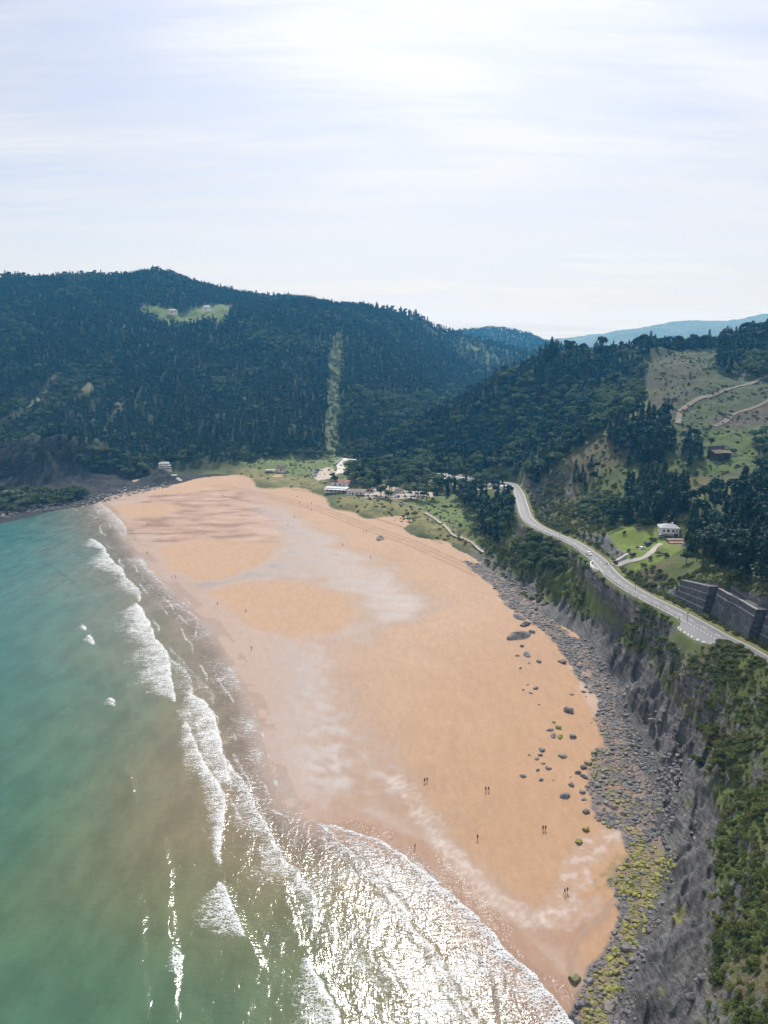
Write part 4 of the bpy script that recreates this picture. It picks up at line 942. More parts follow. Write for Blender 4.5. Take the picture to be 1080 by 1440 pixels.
ZL = {'grove': 'in the dark grove above the stone retaining wall', 'spur top': 'in the stand on top of the rocky spur', 'spur foot': 'in the dark stand uphill of the white house', 'road bend': 'in the clump between the road cutting and the lawn',
      'spur flank': 'on the seaward flank of the rocky spur', 'bowl edge': 'along the edge of the green bowl', 'skyline': 'in the row along the skyline of the cleared slope', 'right skyline': 'in the skyline wood over the dirt track', 'valley': 'in the flat wood beyond the far road bend',
      'campsite': 'round the car parks behind the beach bar', 'slope top': 'on the slope between grove and green bowl', 'headland': 'in the wood covering the round headland', 'far hill': 'on the big hill across the bay', 'back hill': 'on the second hill up the valley', 'road slope': 'in the thicket on the slope under the road',
      'lay-by': 'below the white kerb of the lay-by', 'right wood': 'beside the dirt track at the wood edge', 'bowl side': 'on the side of the green bowl by the ruin', 'house': 'on the lawn edge by the white house', 'spur base': 'at the base of the spur beside the road cutting', 'wall top': 'along the top of the retaining wall', 'headland foot': 'on the dark headland beside the sea', 'single': 'standing on its own'}
PCOL = {'pine': ('pine', 'dark green'), 'broad': ('leafy', 'light green')}
def tree_object(k, x, y, z, h, zone, rg):
    crown, trunk = (PINES if k == 'pine' else BROADS)[rg.randrange(5) if not (k == 'pine' and zone in ('grove', 'valley')) else rg.choice((0, 1, 2, 3, 4, 3, 4))]
    t = empty('pine_tree' if k == 'pine' else 'broadleaf_tree', (x, y, z - .2), rg.uniform(0, 6.28), h); t.scale = (h * rg.uniform(.88, 1.2),) * 2 + (h,)
    link('crown', crown, None, t); link('trunk', trunk, None, t)
    lo, hi = (8.5, 12) if k == 'broad' else (10.5, 15)
    sz = 'short' if h < (6 if k == 'broad' else 11) else 'tall' if h > (9.5 if k == 'broad' else 14.5) else 'medium-height'
    a, b = PCOL[k]
    tag(t, '%s %s %s tree %s' % (sz, b, a, ZL[zone]), 'tree', '%s %s trees %s' % (sz, a, ZL[zone])); return t
rg = random.Random(3)
SINGLE_LABELS = {0: 'tallest pine on the top of the wooded headland, breaking the skyline', 1: 'shorter pine next to the tallest one on the headland top'}
first = {}
k = 0
for i in np.where(indiv)[0]:
    t = tree_object(T_kind[i], TX[i], TY[i], TZ[i], TH[i], T_zone[i], rg)
    if T_zone[i] == 'single':
        px, py, _ = project(TX[i], TY[i], TZ[i])
        if py < 520: t['label'] = 'tall pine breaking the skyline on the summit of the wooded headland' if TH[i] > 20 else 'lower pine beside the tall one on the headland summit'
        elif px > 780: t['label'] = '%s tree %s' % ('dark pine' if T_kind[i] == 'pine' else 'low leafy', 'standing apart on the rocky spur' if px < 950 and py < 700 else 'beside the stone ruin in the green bowl' if py < 660 else 'at the edge of the grove near the house terrace')
        elif T_kind[i] == 'pine': t['label'] = 'thin dark pine standing apart on the dune grass'
        elif TH[i] < 7: t['label'] = 'low round tree standing alone on the dune grass'
        else: t['label'] = 'round leafy tree shading the beach bar and its gravel car park'
        t['group'] = 'trees: ' + t['label']
    key = T_kind[i]; first.setdefault(key, {})
def stuff_points(name, x, y, z, rot, scl, protos, label, cat, sxy=None):
    """one object whose geometry nodes set models on its points; protos: lists of objects that make one model"""
    me = bpy.data.meshes.new(name); V = np.stack([x, y, z], 1).astype(np.float32)
    me.vertices.add(len(V)); me.vertices.foreach_set('co', V.ravel())
    add_attr(me, 'spin', rot); add_attr(me, 'grow', scl); add_attr(me, 'squash', np.ones(len(x)) if sxy is None else sxy)
    pk = np.random.default_rng(1).integers(0, len(protos), len(x)).astype(np.int32)
    at = me.attributes.new('pick', 'INT', 'POINT'); at.data.foreach_set('value', pk)
    o = link(name, me); tag(o, label, cat, kind='stuff')
    ng = bpy.data.node_groups.new(name, 'GeometryNodeTree')
    ng.interface.new_socket('Geometry', in_out='INPUT', socket_type='NodeSocketGeometry'); ng.interface.new_socket('Geometry', in_out='OUTPUT', socket_type='NodeSocketGeometry')
    N = ng.nodes.new; L = ng.links.new
    gi, go = N('NodeGroupInput'), N('NodeGroupOutput'); jo = N('GeometryNodeJoinGeometry')
    for pr in protos[::-1]:
        jj = N('GeometryNodeJoinGeometry')
        for ob in pr:
            oi = N('GeometryNodeObjectInfo'); oi.transform_space = 'ORIGINAL'; oi.inputs['Object'].default_value = ob; oi.inputs['As Instance'].default_value = False
            tf = N('GeometryNodeTransform')
            # back to the model's own unit size
            L(oi.outputs['Geometry'], tf.inputs['Geometry']); L(tf.outputs[0], jj.inputs[0])
        g2 = N('GeometryNodeGeometryToInstance'); L(jj.outputs[0], g2.inputs[0]); L(g2.outputs[0], jo.inputs[0])
    iop = N('GeometryNodeInstanceOnPoints'); L(gi.outputs[0], iop.inputs['Points']); L(jo.outputs[0], iop.inputs['Instance']); iop.inputs['Pick Instance'].default_value = True
    def named(nm, ty='FLOAT'):
        a = N('GeometryNodeInputNamedAttribute'); a.data_type = ty; a.inputs[0].default_value = nm; return a.outputs[0]
    L(named('pick', 'INT'), iop.inputs['Instance Index'])
    cr = N('ShaderNodeCombineXYZ'); L(named('spin'), cr.inputs[2]); L(cr.outputs[0], iop.inputs['Rotation'])
    gr = named('grow'); cs = N('ShaderNodeCombineXYZ'); mu = N('ShaderNodeMath'); mu.operation = 'MULTIPLY'; L(gr, mu.inputs[0]); L(named('squash'), mu.inputs[1])
    L(gr, cs.inputs[0]); L(gr, cs.inputs[1]); L(mu.outputs[0], cs.inputs[2]); L(cs.outputs[0], iop.inputs['Scale'])
    L(iop.outputs[0], go.inputs[0])
    md = o.modifiers.new('scatter', 'NODES'); md.node_group = ng
    return o
def tree_protos(pairs, nm):
    """one standing tree of each model, to be repeated in the far woods"""
    out = []
    for cm, tm in pairs:
        r_ = next((o for o in COL.objects if o.parent and o.data == cm), None)
        tr = next((o for o in COL.objects if o.parent and r_ is not None and o.parent == r_.parent and o.data == tm), None)
        if r_ is not None: out.append([r_, tr])
    return out
PP, PB = tree_protos(PINES, 'pine'), tree_protos(BROADS, 'broad')
print('protos', len(PP), len(PB))
rst = ~indiv
farz = np.isin(T_zone, ('far hill', 'back hill'))
r2 = np.random.default_rng(9)
for nm, msk, pr, lab in (('conifer_wood', rst & farz & (T_kind == 'pine'), PP, 'dense blue-green conifer forest covering the hills across the bay'),
                         ('leafy_wood', rst & farz & (T_kind == 'broad'), PB, 'paler broadleaf woods in patches on the hills across the bay'),
                         ('headland_conifers', rst & ~farz & (T_kind == 'pine'), PP, 'dark conifers filling the wood on the headland and right hill'),
                         ('headland_leafy_wood', rst & ~farz & (T_kind == 'broad'), PB, 'light green broadleaf trees mixed into the right-hand woods')):
    n = int(msk.sum())
    if n: stuff_points(nm, TX[msk], TY[msk], TZ[msk] - .3, r2.uniform(0, 6.28, n), TH[msk] * r2.uniform(1.0, 1.3, n), pr, lab, 'woodland', 1 / r2.uniform(1.0, 1.25, n))

# ------------------------------------------------------------------ shrubs on the near slopes, the cleared land, dunes and the powerline strip
SHX = []
def nz_at(x, y):
    e = .7; h0 = height(x, y); hx = height(x + e, y); hy = height(x, y + e)
    return 1 / np.sqrt(((hx - h0) / e) ** 2 + ((hy - h0) / e) ** 2 + 1), h0
def scrub(x, y, s0, s1, zone, dens, lowcut=True):
    m = clear_of(x, y, 6.0) & keep_out(x, y) & ~in_poly(x, y, Z_LAWN) & (np.hypot(x - LAYBY[0] + 2, (y - LAYBY[1]) * .5) > 8.5); x, y = x[m], y[m]
    nzv, h = nz_at(x, y); hb = hills(x, y); _, rd, _ = pl_dist(x, y, ROAD[::4])
    if lowcut:
        fin = fbm(x, y, 3.0, 3, 103); Tn = 16 - 1.5 * sstep(195, 215, y) - 10 * sstep(285, 345, y) + 6 * fbm(x, y, 26, 3, 105) + 2.0 * fin
        ok = (h > Tn + rng.normal(0, 1.6, len(x))) & (nzv > .36) & (hb > .5)
    else: ok = nzv > .5
    pat = fbm(x, y, 16, 3, 410); ok &= rng.random(len(x)) < dens * np.clip(.9 + 1.4 * pat, .25, 1)
    for a, b, c, p in zip(x[ok], y[ok], h[ok], pat[ok]): SHX.append((a, b, c, (s0 + (s1 - s0) * rng.random() ** 1.6) * (1 + .6 * p), zone))
x, y = jitter(52, 136, 82, 300, 1.25, rng); scrub(x, y, .7, 2.2, 'cliff top', .95)
x, y = jitter(60, 125, 300, 560, 1.7, rng); scrub(x, y, .9, 2.6, 'under the road', .9)
zz_ = gpoly([(770, 715), (800, 645), (840, 610), (905, 590), (960, 640), (1000, 690), (960, 735), (870, 745), (845, 760), (800, 735)])
xs = [p[0] for p in zz_]; ys = [p[1] for p in zz_]; x, y = jitter(min(xs), max(xs), min(ys), max(ys), 3.0, rng); m = in_poly(x, y, zz_); scrub(x[m], y[m], .8, 2.6, 'spur', .55, False)
xs = [p[0] for p in Z_CLEAR]; ys = [p[1] for p in Z_CLEAR]; x, y = jitter(min(xs), max(xs), min(ys), max(ys), 3.4, rng); m = in_poly(x, y, Z_CLEAR) & (fbm(x, y, 30, 3, 440) > -.12); scrub(x[m], y[m], .45, 2.3, 'cleared slope', .75, False)
zz_ = gpoly([(960, 775), (1000, 790), (1090, 850), (1090, 700), (1000, 712)]); xs = [p[0] for p in zz_]; ys = [p[1] for p in zz_]; x, y = jitter(min(xs), max(xs), min(ys), max(ys), 2.6, rng); m = in_poly(x, y, zz_); scrub(x[m], y[m], .7, 2.2, 'grove floor', .6, False)
xs = [p[0] for p in Z_STRIP]; ys = [p[1] for p in Z_STRIP]; x, y = jitter(min(xs), max(xs), min(ys), max(ys), 4.2, rng); m = in_poly(x, y, Z_STRIP); scrub(x[m], y[m], 1.5, 4.2, 'power line strip', .8, False)
for zp, dn in ((Z_DUNE[1], .55), (Z_VGRASS[1], .6), (Z_VGRASS[0], .7), (Z_DUNE[0], .25)):
    xs = [p[0] for p in zp]; ys = [p[1] for p in zp]; x, y = jitter(min(xs), max(xs), min(ys), max(ys), 4.0, rng); m = in_poly(x, y, zp); scrub(x[m], y[m], .5, 2.1, 'dunes', dn, False)
SH = np.array([s[:4] for s in SHX]); SHZ = np.array([s[4] for s in SHX]); print('shrubs', len(SH))
sz = SH[:, 3] / np.hypot(np.hypot(SH[:, 0], SH[:, 1]), SH[:, 2] - CAM_H)
cd = np.argsort(-sz)[:1400]; ok, _ = seen(SH[cd, 0], SH[cd, 1], SH[cd, 2] + SH[cd, 3]); cd = cd[ok][:280]
ind = np.zeros(len(SH), bool); ind[cd] = True
SZL = {'cliff top': 'on the slope between the near road and the bare cliff', 'under the road': 'on the bank under the winding road', 'spur': 'on the rocky spur', 'cleared slope': 'on the cleared hillside', 'grove floor': 'under the pines above the retaining wall', 'power line strip': 'in the clearing strip up the hill', 'dunes': 'on the dune grass'}
SHOBJ = {}
for i in cd:
    k = rg.randrange(5); s = SH[i, 3]
    o = link('shrub', SHRUBS[k], None, None, (SH[i, 0], SH[i, 1], SH[i, 2] - .1 * s), (0, 0, rg.uniform(0, 6.28)), (s, s, s * rg.uniform(.75, 1.05)))
    w_ = 'big' if s > 2.3 else 'small' if s < 1.6 else 'middling'
    tag(o, '%s green shrub %s' % (w_, SZL[SHZ[i]]), 'shrub', '%s shrubs %s' % (w_, SZL[SHZ[i]])); SHOBJ.setdefault(k, o)
n = int((~ind).sum())
stuff_points('undergrowth', SH[~ind, 0], SH[~ind, 1], SH[~ind, 2] - .1, r2.uniform(0, 6.28, n), SH[~ind, 3], [[SHOBJ[k]] for k in sorted(SHOBJ)], 'low ferns, gorse and brambles covering the slopes', 'undergrowth', r2.uniform(.6, .95, n))

# ------------------------------------------------------------------ rocks
def mat_rock(name, weed):
    m, t = mat_new(name); co = t.n('ShaderNodeTexCoord').outputs['Object']; rnd = t.n('ShaderNodeObjectInfo').outputs['Random']
    n1 = t.noise(co, 2.4, 6, .65); n2 = t.noise(t.mapping(co, (1, 1, 4)), 2.0, 4, .6)
    v = t.ramp(t.math('ADD', t.math('MULTIPLY', n1, .5), t.math('MULTIPLY', n2, .5)), .3, .7, .6, 1.4)
    v = t.math('MULTIPLY', v, t.ramp(rnd, 0, 1, .7, 1.4, False))
    c = t.mix(1.0, t.mix(t.math('FRACT', t.math('MULTIPLY', rnd, 5.7)), (.110, .112, .124), (.135, .118, .102)), t.n('ShaderNodeCombineXYZ', None, _0=v, _1=v, _2=v).outputs[0], 'MULTIPLY')
    if weed:
        up = t.n('ShaderNodeSeparateXYZ', None, _0=t.n('ShaderNodeNewGeometry').outputs['Normal']).outputs[2]
        f = t.ramp(t.math('ADD', t.math('MULTIPLY', up, .35), n1), .50, .68, 0, weed)
        c = t.mix(f, c, t.mix(t.ramp(n2, .35, .65, 0, 1), (.26, .25, .022), (.13, .135, .024)))
    bn = t.n('ShaderNodeBump', None, Strength=.7, Distance=.2, Height=n1)
    b = t.n('ShaderNodeBsdfPrincipled', None, Base_Color=c, Roughness=.65, Normal=bn.outputs[0]); finish(t, b.outputs[0]); return m
M_ROCK, M_WEEDROCK, M_HALFWEED = mat_rock('grey_rock', 0), mat_rock('weedy_rock', .95), mat_rock('part_weedy_rock', .6)
def stone_mesh(seed, n=22, flat=.6, long=1.3):
    r_ = random.Random(seed); bm = bmesh.new()
    for _ in range(n):
        v = Vector((r_.gauss(0, 1), r_.gauss(0, 1), r_.gauss(0, 1))).normalized() * r_.uniform(.82, 1.0)
        v.x *= long; v.z *= flat; v = Vector((max(-1.0, min(1.0, v.x * .8)), v.y * .75, max(-.4, min(.55, v.z)))); bm.verts.new(v * .62)
    ret = bmesh.ops.convex_hull(bm, input=bm.verts[:])
    bmesh.ops.delete(bm, geom=[v for v in bm.verts if not v.link_faces], context='VERTS')
    bmesh.ops.bevel(bm, geom=bm.edges[:], offset=.035, segments=1, affect='EDGES')
    bmesh.ops.subdivide_edges(bm, edges=bm.edges[:], cuts=1, use_grid_fill=True)
    for v in bm.verts: v.co += v.normal * mnoise.noise(v.co * 3.1 + Vector((seed, 0, 0))) * .06
    me = bpy.data.meshes.new('stone'); bm.to_mesh(me); bm.free(); return me
STONES = {}
for wname, mt in (('bare', M_ROCK), ('weedy', M_WEEDROCK), ('half', M_HALFWEED)):
    STONES[wname] = []
    for s in range(5):
        me = stone_mesh(200 + s, 20 + s * 2, (.55, .7, .5, .8, .6)[s], (1.2, 1.0, 1.6, 1.1, 1.35)[s]); me.materials.append(mt); STONES[wname].append(me)
# the ones lying out on the sand: (px, py, width in photo pixels, weed, label)
BOUL = [(732, 896, 36, 'bare', 'largest grey boulder on the open sand below the cliff, long and tilted'), (738, 878, 17, 'bare', 'dark upright rock just behind the largest boulder on the sand'), (728, 869, 20, 'bare', 'broken grey rock at the sandy end of the cobbles'), (748, 889, 11, 'bare', 'small dark rock touching the inland end of the largest boulder'), (739, 921, 15, 'bare', 'jagged pale grey rock second out from the largest boulder'), (728, 922, 7, 'bare', 'small jagged rock left beside the pale jagged one'), (758, 931, 9, 'bare', 'narrow dark rock inland of the pale jagged rock'),
        (734, 909, 7, 'bare', 'small brown rock just in front of the largest boulder'), (744, 933, 6, 'bare', 'small brown rock below the pale jagged rock'), (732, 940, 5, 'bare', 'flat pebble-like rock alone on the sand past the jagged rocks'), (753, 968, 9, 'bare', 'lumpy grey rock in the middle of three small ones'), (742, 963, 4, 'bare', 'thin upright stone left of the lumpy rock'), (736, 970, 5, 'bare', 'low oblong stone left of the lumpy rock'), (746, 975, 6, 'bare', 'oblong stone just below the lumpy rock'), (758, 991, 4, 'bare', 'small dark pebble alone on the sand'),
        (799, 1000, 17, 'bare', 'low ragged grey rock halfway between open sand and cobbles'), (773, 1028, 10, 'bare', 'upper grey rock of the weedy cluster on the sand'), (777, 1035, 12, 'bare', 'lower dark rock of the weedy cluster on the sand'), (789, 1036, 13, 'weedy', 'flat weed-covered rock at the right of the cluster'), (785, 1024, 10, 'half', 'part-weedy rock at the top of the cluster'), (779, 1016, 6, 'weedy', 'small weedy rock topping the cluster on the sand'), (805, 1037, 11, 'bare', 'lone oblong rock right of the weedy cluster'),
        (762, 1055, 11, 'bare', 'tall pointed rock in the group of three'), (760, 1062, 8, 'bare', 'low rock against the foot of the pointed rock'), (755, 1067, 8, 'bare', 'round rock at the lower end of the pointed group'), (744, 1062, 5, 'half', 'weedy stone left of the pointed rock'), (791, 1064, 13, 'bare', 'dark flat boulder alone between the groups'), (771, 1081, 10, 'bare', 'dark square rock with weed behind it'), (756, 1083, 7, 'bare', 'red-brown round stone left of the square rock'), (764, 1074, 6, 'weedy', 'yellow weedy stone above the square rock'), (735, 1092, 9, 'bare', 'grey wedge-shaped rock farthest out on the sand'), (761, 1097, 8, 'bare', 'dark pointed rock inland of the wedge'), (778, 1097, 4, 'weedy', 'tiny weedy stone right of the pointed dark rock'),
        (803, 1104, 10, 'bare', 'oval dark rock above the big angular boulder'), (795, 1120, 15, 'bare', 'big angular dark boulder at the lower end of the rocks'), (822, 1092, 12, 'bare', 'oblong rock at the edge of the cobbles'), (824, 1142, 12, 'bare', 'slanting oval rock on sand below the cobbles'), (843, 1144, 12, 'bare', 'dark shiny rock next to the slanting oval one'), (842, 1129, 9, 'bare', 'squarish rock at the cobble corner'), (853, 1130, 11, 'bare', 'broad grey rock at the cobble corner'), (862, 1137, 12, 'bare', 'flat grey rock at the lowest cobble corner'),
        (840, 1105, 13, 'bare', 'large flat slab at the cobble edge'), (819, 1114, 11, 'bare', 'dark rock between cobbles and angular boulder'), (821, 1124, 8, 'bare', 'small dark rock beside the cobble edge'), (827, 1074, 12, 'half', 'rounded rock with weed in front of the cobbles'), (820, 1080, 10, 'bare', 'dark rock leaning on the cobble edge'), (836, 1060, 10, 'half', 'weed-flecked rock at the upper cobble edge'), (813, 1087, 9, 'bare', 'low dark rock just off the cobbles'), (804, 977, 7, 'bare', 'round rock on the sand beside the narrow ledge'), (821, 973, 7, 'bare', 'dark round stone on the damp sand near the cobbles'), (830, 974, 6, 'bare', 'small stone between damp sand and cobbles'),
        (840, 965, 10, 'bare', 'square rock under the cliff at the cobble top'), (791, 931, 15, 'bare', 'flat dark ledge stone pointing out to the sand'), (786, 904, 5, 'bare', 'tiny rock under the cliff corner'), (773, 883, 5, 'bare', 'tiny dark rock at the cliff foot beyond the largest boulder'), (783, 888, 5, 'bare', 'tiny rock at the cliff foot'), (824, 1167, 12, 'weedy', 'bright weedy clump on the sand above the rivulet'), (814, 1185, 12, 'weedy', 'weedy clump lower down beside the rivulet'), (856, 1163, 7, 'weedy', 'small weedy stone near the cobble end'), (872, 1158, 9, 'half', 'thin weedy stone at the cobble end'),
        (808, 1378, 18, 'half', 'dark weed-capped boulder alone at the water edge'), (882, 1336, 21, 'bare', 'big dark slab among weed at the foot of the strata'), (857, 1416, 19, 'bare', 'grey boulder at the bottom edge of the weed bed'), (976, 1404, 17, 'bare', 'rounded boulder on the bare rock platform'), (990, 1388, 14, 'bare', 'boulder uphill of the rounded one on the platform'), (906, 1182, 12, 'bare', 'reddish block at the start of the weed bed'), (536, 758, 17, 'bare', 'single dark rock far out on the upper beach, ringed by sand')]
def put_stone(x, y, wd, wname, label, group=None, r_=rg, name='boulder', zrot=None, k=None):
    me = STONES[wname][r_.randrange(5) if k is None else k]; z = hz(x, y); hgt = r_.uniform(.85, 1.25)
    o = link(name, me, None, None, (x, y, z + wd * .0), (r_.uniform(-.2, .2), r_.uniform(-.2, .2), r_.uniform(0, 6.28) if zrot is None else zrot), (wd * .95, wd * .95, wd * .95 * hgt))
    return tag(o, label, 'rock', group)
for px, py, wpx, wn_, lab in BOUL:
    g = ground(px, py); d = math.sqrt(g[0] ** 2 + g[1] ** 2 + CAM_H ** 2)
    put_stone(g[0], g[1], wpx / FPX * d * .97, wn_, lab, zrot=(.6 if wpx > 30 else None), k=(2 if wpx > 30 else None))
# cobbles and weed bed
def stones_in(poly, sp, s0, s1, pw):
    xs = [p[0] for p in poly]; ys = [p[1] for p in poly]; x, y = jitter(min(xs), max(xs), min(ys), max(ys), sp, rng)
    m = soft(x, y, poly, .8, 2.2, 6, 31, 1.6) > .5; x, y = x[m], y[m]
    dens = fbm(x, y, 10, 3, 420); kp = rng.random(len(x)) < np.clip(.85 + .9 * dens, .15, 1); x, y, dens = x[kp], y[kp], dens[kp]
    s = s0 + (s1 - s0) * rng.random(len(x)) ** pw
    return x, y, s
ALLS = [stones_in(Z_COBBLE, .72, .42, 2.2, 4.0), stones_in(Z_COBBLE2, .95, .5, 2.4, 3.6)]
# loose ones spilling on to the sand
x, y = jitter(50, 100, 120, 330, 2.6, rng); d1 = np.maximum(sd_poly(x, y, Z_COBBLE), sd_poly(x, y, Z_COBBLE2)); m = (d1 < 0) & (d1 > -7) & (rng.random(len(x)) < .30 * np.exp(d1 / 3)); ALLS.append((x[m], y[m], .35 + .9 * rng.random(int(m.sum())) ** 2))
# fallen blocks along the platform
zz_ = gpoly([(930, 1000), (960, 1040), (985, 1130), (1000, 1180), (980, 1200), (945, 1130), (915, 1060), (905, 1000)]); xs = [p[0] for p in zz_]; ys = [p[1] for p in zz_]; x, y = jitter(min(xs), max(xs), min(ys), max(ys), 2.0, rng); m = in_poly(x, y, zz_) & (rng.random(len(x)) < .5); ALLS.append((x[m], y[m], .5 + 2.2 * rng.random(int(m.sum())) ** 2))
zz_ = gpoly([(955, 1380), (1010, 1370), (1015, 1410), (965, 1415)]); xs = [p[0] for p in zz_]; ys = [p[1] for p in zz_]; x, y = jitter(min(xs), max(xs), min(ys), max(ys), 1.5, rng); m = in_poly(x, y, zz_) & (rng.random(len(x)) < .35); ALLS.append((x[m], y[m], .4 + 1.6 * rng.random(int(m.sum())) ** 2))
# rocks at the foot of the left headland
Z_LROCK = zpoly(.6, [(-60, 732), (0, 724), (60, 713), (120, 702), (175, 688), (215, 684), (247, 680), (240, 685), (205, 692), (180, 697), (140, 706), (60, 719), (0, 730), (-60, 738)]); xs = [p[0] for p in Z_LROCK]; ys = [p[1] for p in Z_LROCK]; x, y = jitter(min(xs), max(xs), min(ys), max(ys), 3.0, rng); m = in_poly(x, y, Z_LROCK); ALLS.append((x[m], y[m], 1.0 + 3.0 * rng.random(int(m.sum())) ** 2))
KX, KY, KS = (np.concatenate([a[i] for a in ALLS]) for i in range(3)); KZ = height(KX, KY)
pw1 = soft(KX, KY, Z_WEED, 1.5, 3, 7, 33); pw2 = soft(KX, KY, Z_WEED2, 2, 4, 9, 34) * sstep(-.25, .25, fbm(KX, KY, 8, 3, 35))
u = rng.random(len(KX)); wk = np.where(u < pw1 * .62, 1, np.where(u < np.maximum(pw1 * .85, pw2 * .6), 2, 0)); print('stones', len(KX), np.bincount(wk))
sz = KS / np.hypot(np.hypot(KX, KY), CAM_H); cd = np.argsort(-sz)[:500]; ok, _ = seen(KX[cd], KY[cd], KZ[cd] + KS[cd] * .4); cd = cd[ok][:228]
ind = np.zeros(len(KX), bool); ind[cd] = True
PROT = {}
WNAME = ('bare', 'weedy', 'half'); WTXT = ('bare grey', 'yellow-green weed-covered', 'part weedy')
for i in cd:
    px, py, _ = project(KX[i], KY[i], KZ[i]); wn_ = WNAME[wk[i]]
    where = 'in the weed bed at the foot of the slanting strata' if py > 1170 and px < 960 else 'on the bare rock platform' if py > 1170 else 'in the black rocks by the left headland' if px < 400 else 'in the cobbles below the vegetated bank' if py < 885 else 'in the cobbles under the dark cliff corner' if py < 1000 else 'in the broad cobble field below the cliff'
    szw = 'large' if KS[i] > 1.75 else 'middle-sized'
    o = put_stone(KX[i], KY[i], KS[i], wn_, '%s %s rock %s' % (szw, WTXT[wk[i]], where), '%s %s rocks %s' % (szw, WTXT[wk[i]], where))
for wi, wn_ in enumerate(WNAME):
    pr = [next((o for o in COL.objects if o.type == 'MESH' and o.data == me and o.name.startswith('boulder')), None) for me in STONES[wn_]]
    pr = [[o] for o in pr if o]; m = (~ind) & (wk == wi); n = int(m.sum())
    if n and pr: stuff_points(('cobbles', 'weed_bed', 'weedy_cobbles')[wi], KX[m], KY[m], KZ[m] + .02, r2.uniform(0, 6.28, n), KS[m], pr, ('bed of grey cobbles at the foot of the cliffs', 'bed of stones under bright yellow-green seaweed', 'cobbles flecked with green weed')[wi], 'cobbles', r2.uniform(.7, 1.1, n))

# ------------------------------------------------------------------ road, lay-by, walls, tracks
M_ASPH = simple('asphalt', (.125, .126, .132), .62, 0, .12, .35, .15, dirt=(.17, .168, .165))
M_LINE = simple('road_paint', (.72, .72, .70), .6, 0, .10, 1.0)
M_CONC = simple('concrete', (.42, .41, .39), .85, 0, .15, .8, .2, dirt=(.22, .21, .19))
M_WHITEC = simple('white_kerb_paint', (.74, .74, .72), .7, 0, .1, 1.0)
M_STEEL = simple('galvanised_steel', (.22, .23, .25), .45, .6, .1, 2.0)
M_DARK = simple('dark_metal', (.03, .03, .034), .5, .3, .1, 2.0)
M_DIRT = simple('pale_dirt', (.185, .158, .125), .95, 0, .2, .5, .3)
M_PALECONC = simple('pale_road_concrete', (.55, .53, .49), .85, 0, .08, .3)
M_WHITE = simple('white_render', (.74, .74, .72), .8, 0, .06, .6, dirt=(.60, .59, .56))
M_GLASS = simple('dark_glass', (.02, .025, .03), .08, 0, .05, 2.0)
M_WOOD = simple('weathered_wood', (.48, .43, .36), .8, 0, .15, 3.0)
def ribbon(pts, w0, w1, lift=0.0, drape=False):
    """strip along pts from offset w0 to w1 (metres to the right-hand side of travel)"""
    pts = np.asarray(pts, float); d = np.gradient(pts[:, :2], axis=0); d /= np.linalg.norm(d, axis=1)[:, None] + 1e-9
    nrm = np.stack([d[:, 1], -d[:, 0]], 1)
    w0 = np.broadcast_to(w0, len(pts)); w1 = np.broadcast_to(w1, len(pts))
    rows = []
    for k in np.linspace(0, 1, 2 if not drape else 4):
        p = pts[:, :2] + nrm * (w0 + (w1 - w0) * k)[:, None]
        z = (height(p[:, 0], p[:, 1]) if drape else pts[:, 2]) + lift; rows.append(np.column_stack([p, z]))
    n, m = len(pts), len(rows); V = np.stack(rows, 1).reshape(-1, 3); return V, grid_faces(n, m)
def offs(pts, w):
    V, _ = ribbon(pts, w, w + .001); return V.reshape(len(pts), 2, 3)[:, 0]
RD = catmull(ROAD[::6], 3.0)
RY = RD[:, 1]
lay = 6.6 * np.exp(-((np.abs(RY - LAYBY[1]) / 13.0) ** 4))       # widening of the seaward side at the lay-by
lay2 = 2.6 * np.exp(-((np.abs(RY - at_z(838, 800, 24.5)[1]) / 7.0) ** 4))
V, F_ = ribbon(RD, -(3.75 + lay + lay2), 3.75); tag(link('road', npmesh('road', V, F_), M_ASPH), 'grey coast road curving along the hillside above the beach', kind='structure')
def mark(w0, w1, pts=RD): return ribbon(pts, w0, w1, .006)
Vs, Fs, o = [], [], 0
for V, F_ in (mark(-3.25, -3.10), mark(3.10, 3.25)): Vs.append(V); Fs.append(F_ + o); o += len(V)
mid = catmull(ROAD[::6], 1.0); acc = np.concatenate([[0], np.cumsum(np.linalg.norm(np.diff(mid[:, :2], axis=0), axis=1))])
for k in range(int(acc[-1] // 8)):
    sel = mid[(acc >= k * 8) & (acc <= k * 8 + 4.2)]
    if len(sel) > 2: V, F_ = mark(-.07, .07, sel); Vs.append(V); Fs.append(F_ + o); o += len(V)
tag(link('road_markings', npmesh('road_markings', np.concatenate(Vs), np.concatenate(Fs)), M_LINE), 'white edge and centre lines painted on the coast road', kind='structure')
# darker resurfaced inland lane
V, F_ = ribbon(RD, .09, 3.09, .004); tag(link('road_lane', npmesh('road_lane', V, F_), simple('new_asphalt', (.088, .089, .094), .6, 0, .12, .5, .1)), 'darker resurfaced inland lane of the coast road', kind='structure')
def along(pts, y0, y1): return pts[(pts[:, 1] >= y0) & (pts[:, 1] <= y1)]
def sweep(pts, prof):
    """profile of (offset to the right, height) swept along pts"""
    pts = np.asarray(pts, float); d = np.gradient(pts[:, :2], axis=0); d /= np.linalg.norm(d, axis=1)[:, None] + 1e-9; nrm = np.stack([d[:, 1], -d[:, 0]], 1)
    rows = [np.column_stack([pts[:, :2] + nrm * a, pts[:, 2] + b]) for a, b in prof]; rows.append(rows[0])
    V = np.stack(rows[:-1], 1); n, m = V.shape[:2]; i = np.arange(n * m).reshape(n, m); j = np.roll(i, -1, 1)
    Fq = np.stack([i[:-1], j[:-1], j[1:], i[1:]], -1).reshape(-1, 4); return V.reshape(-1, 3), Fq
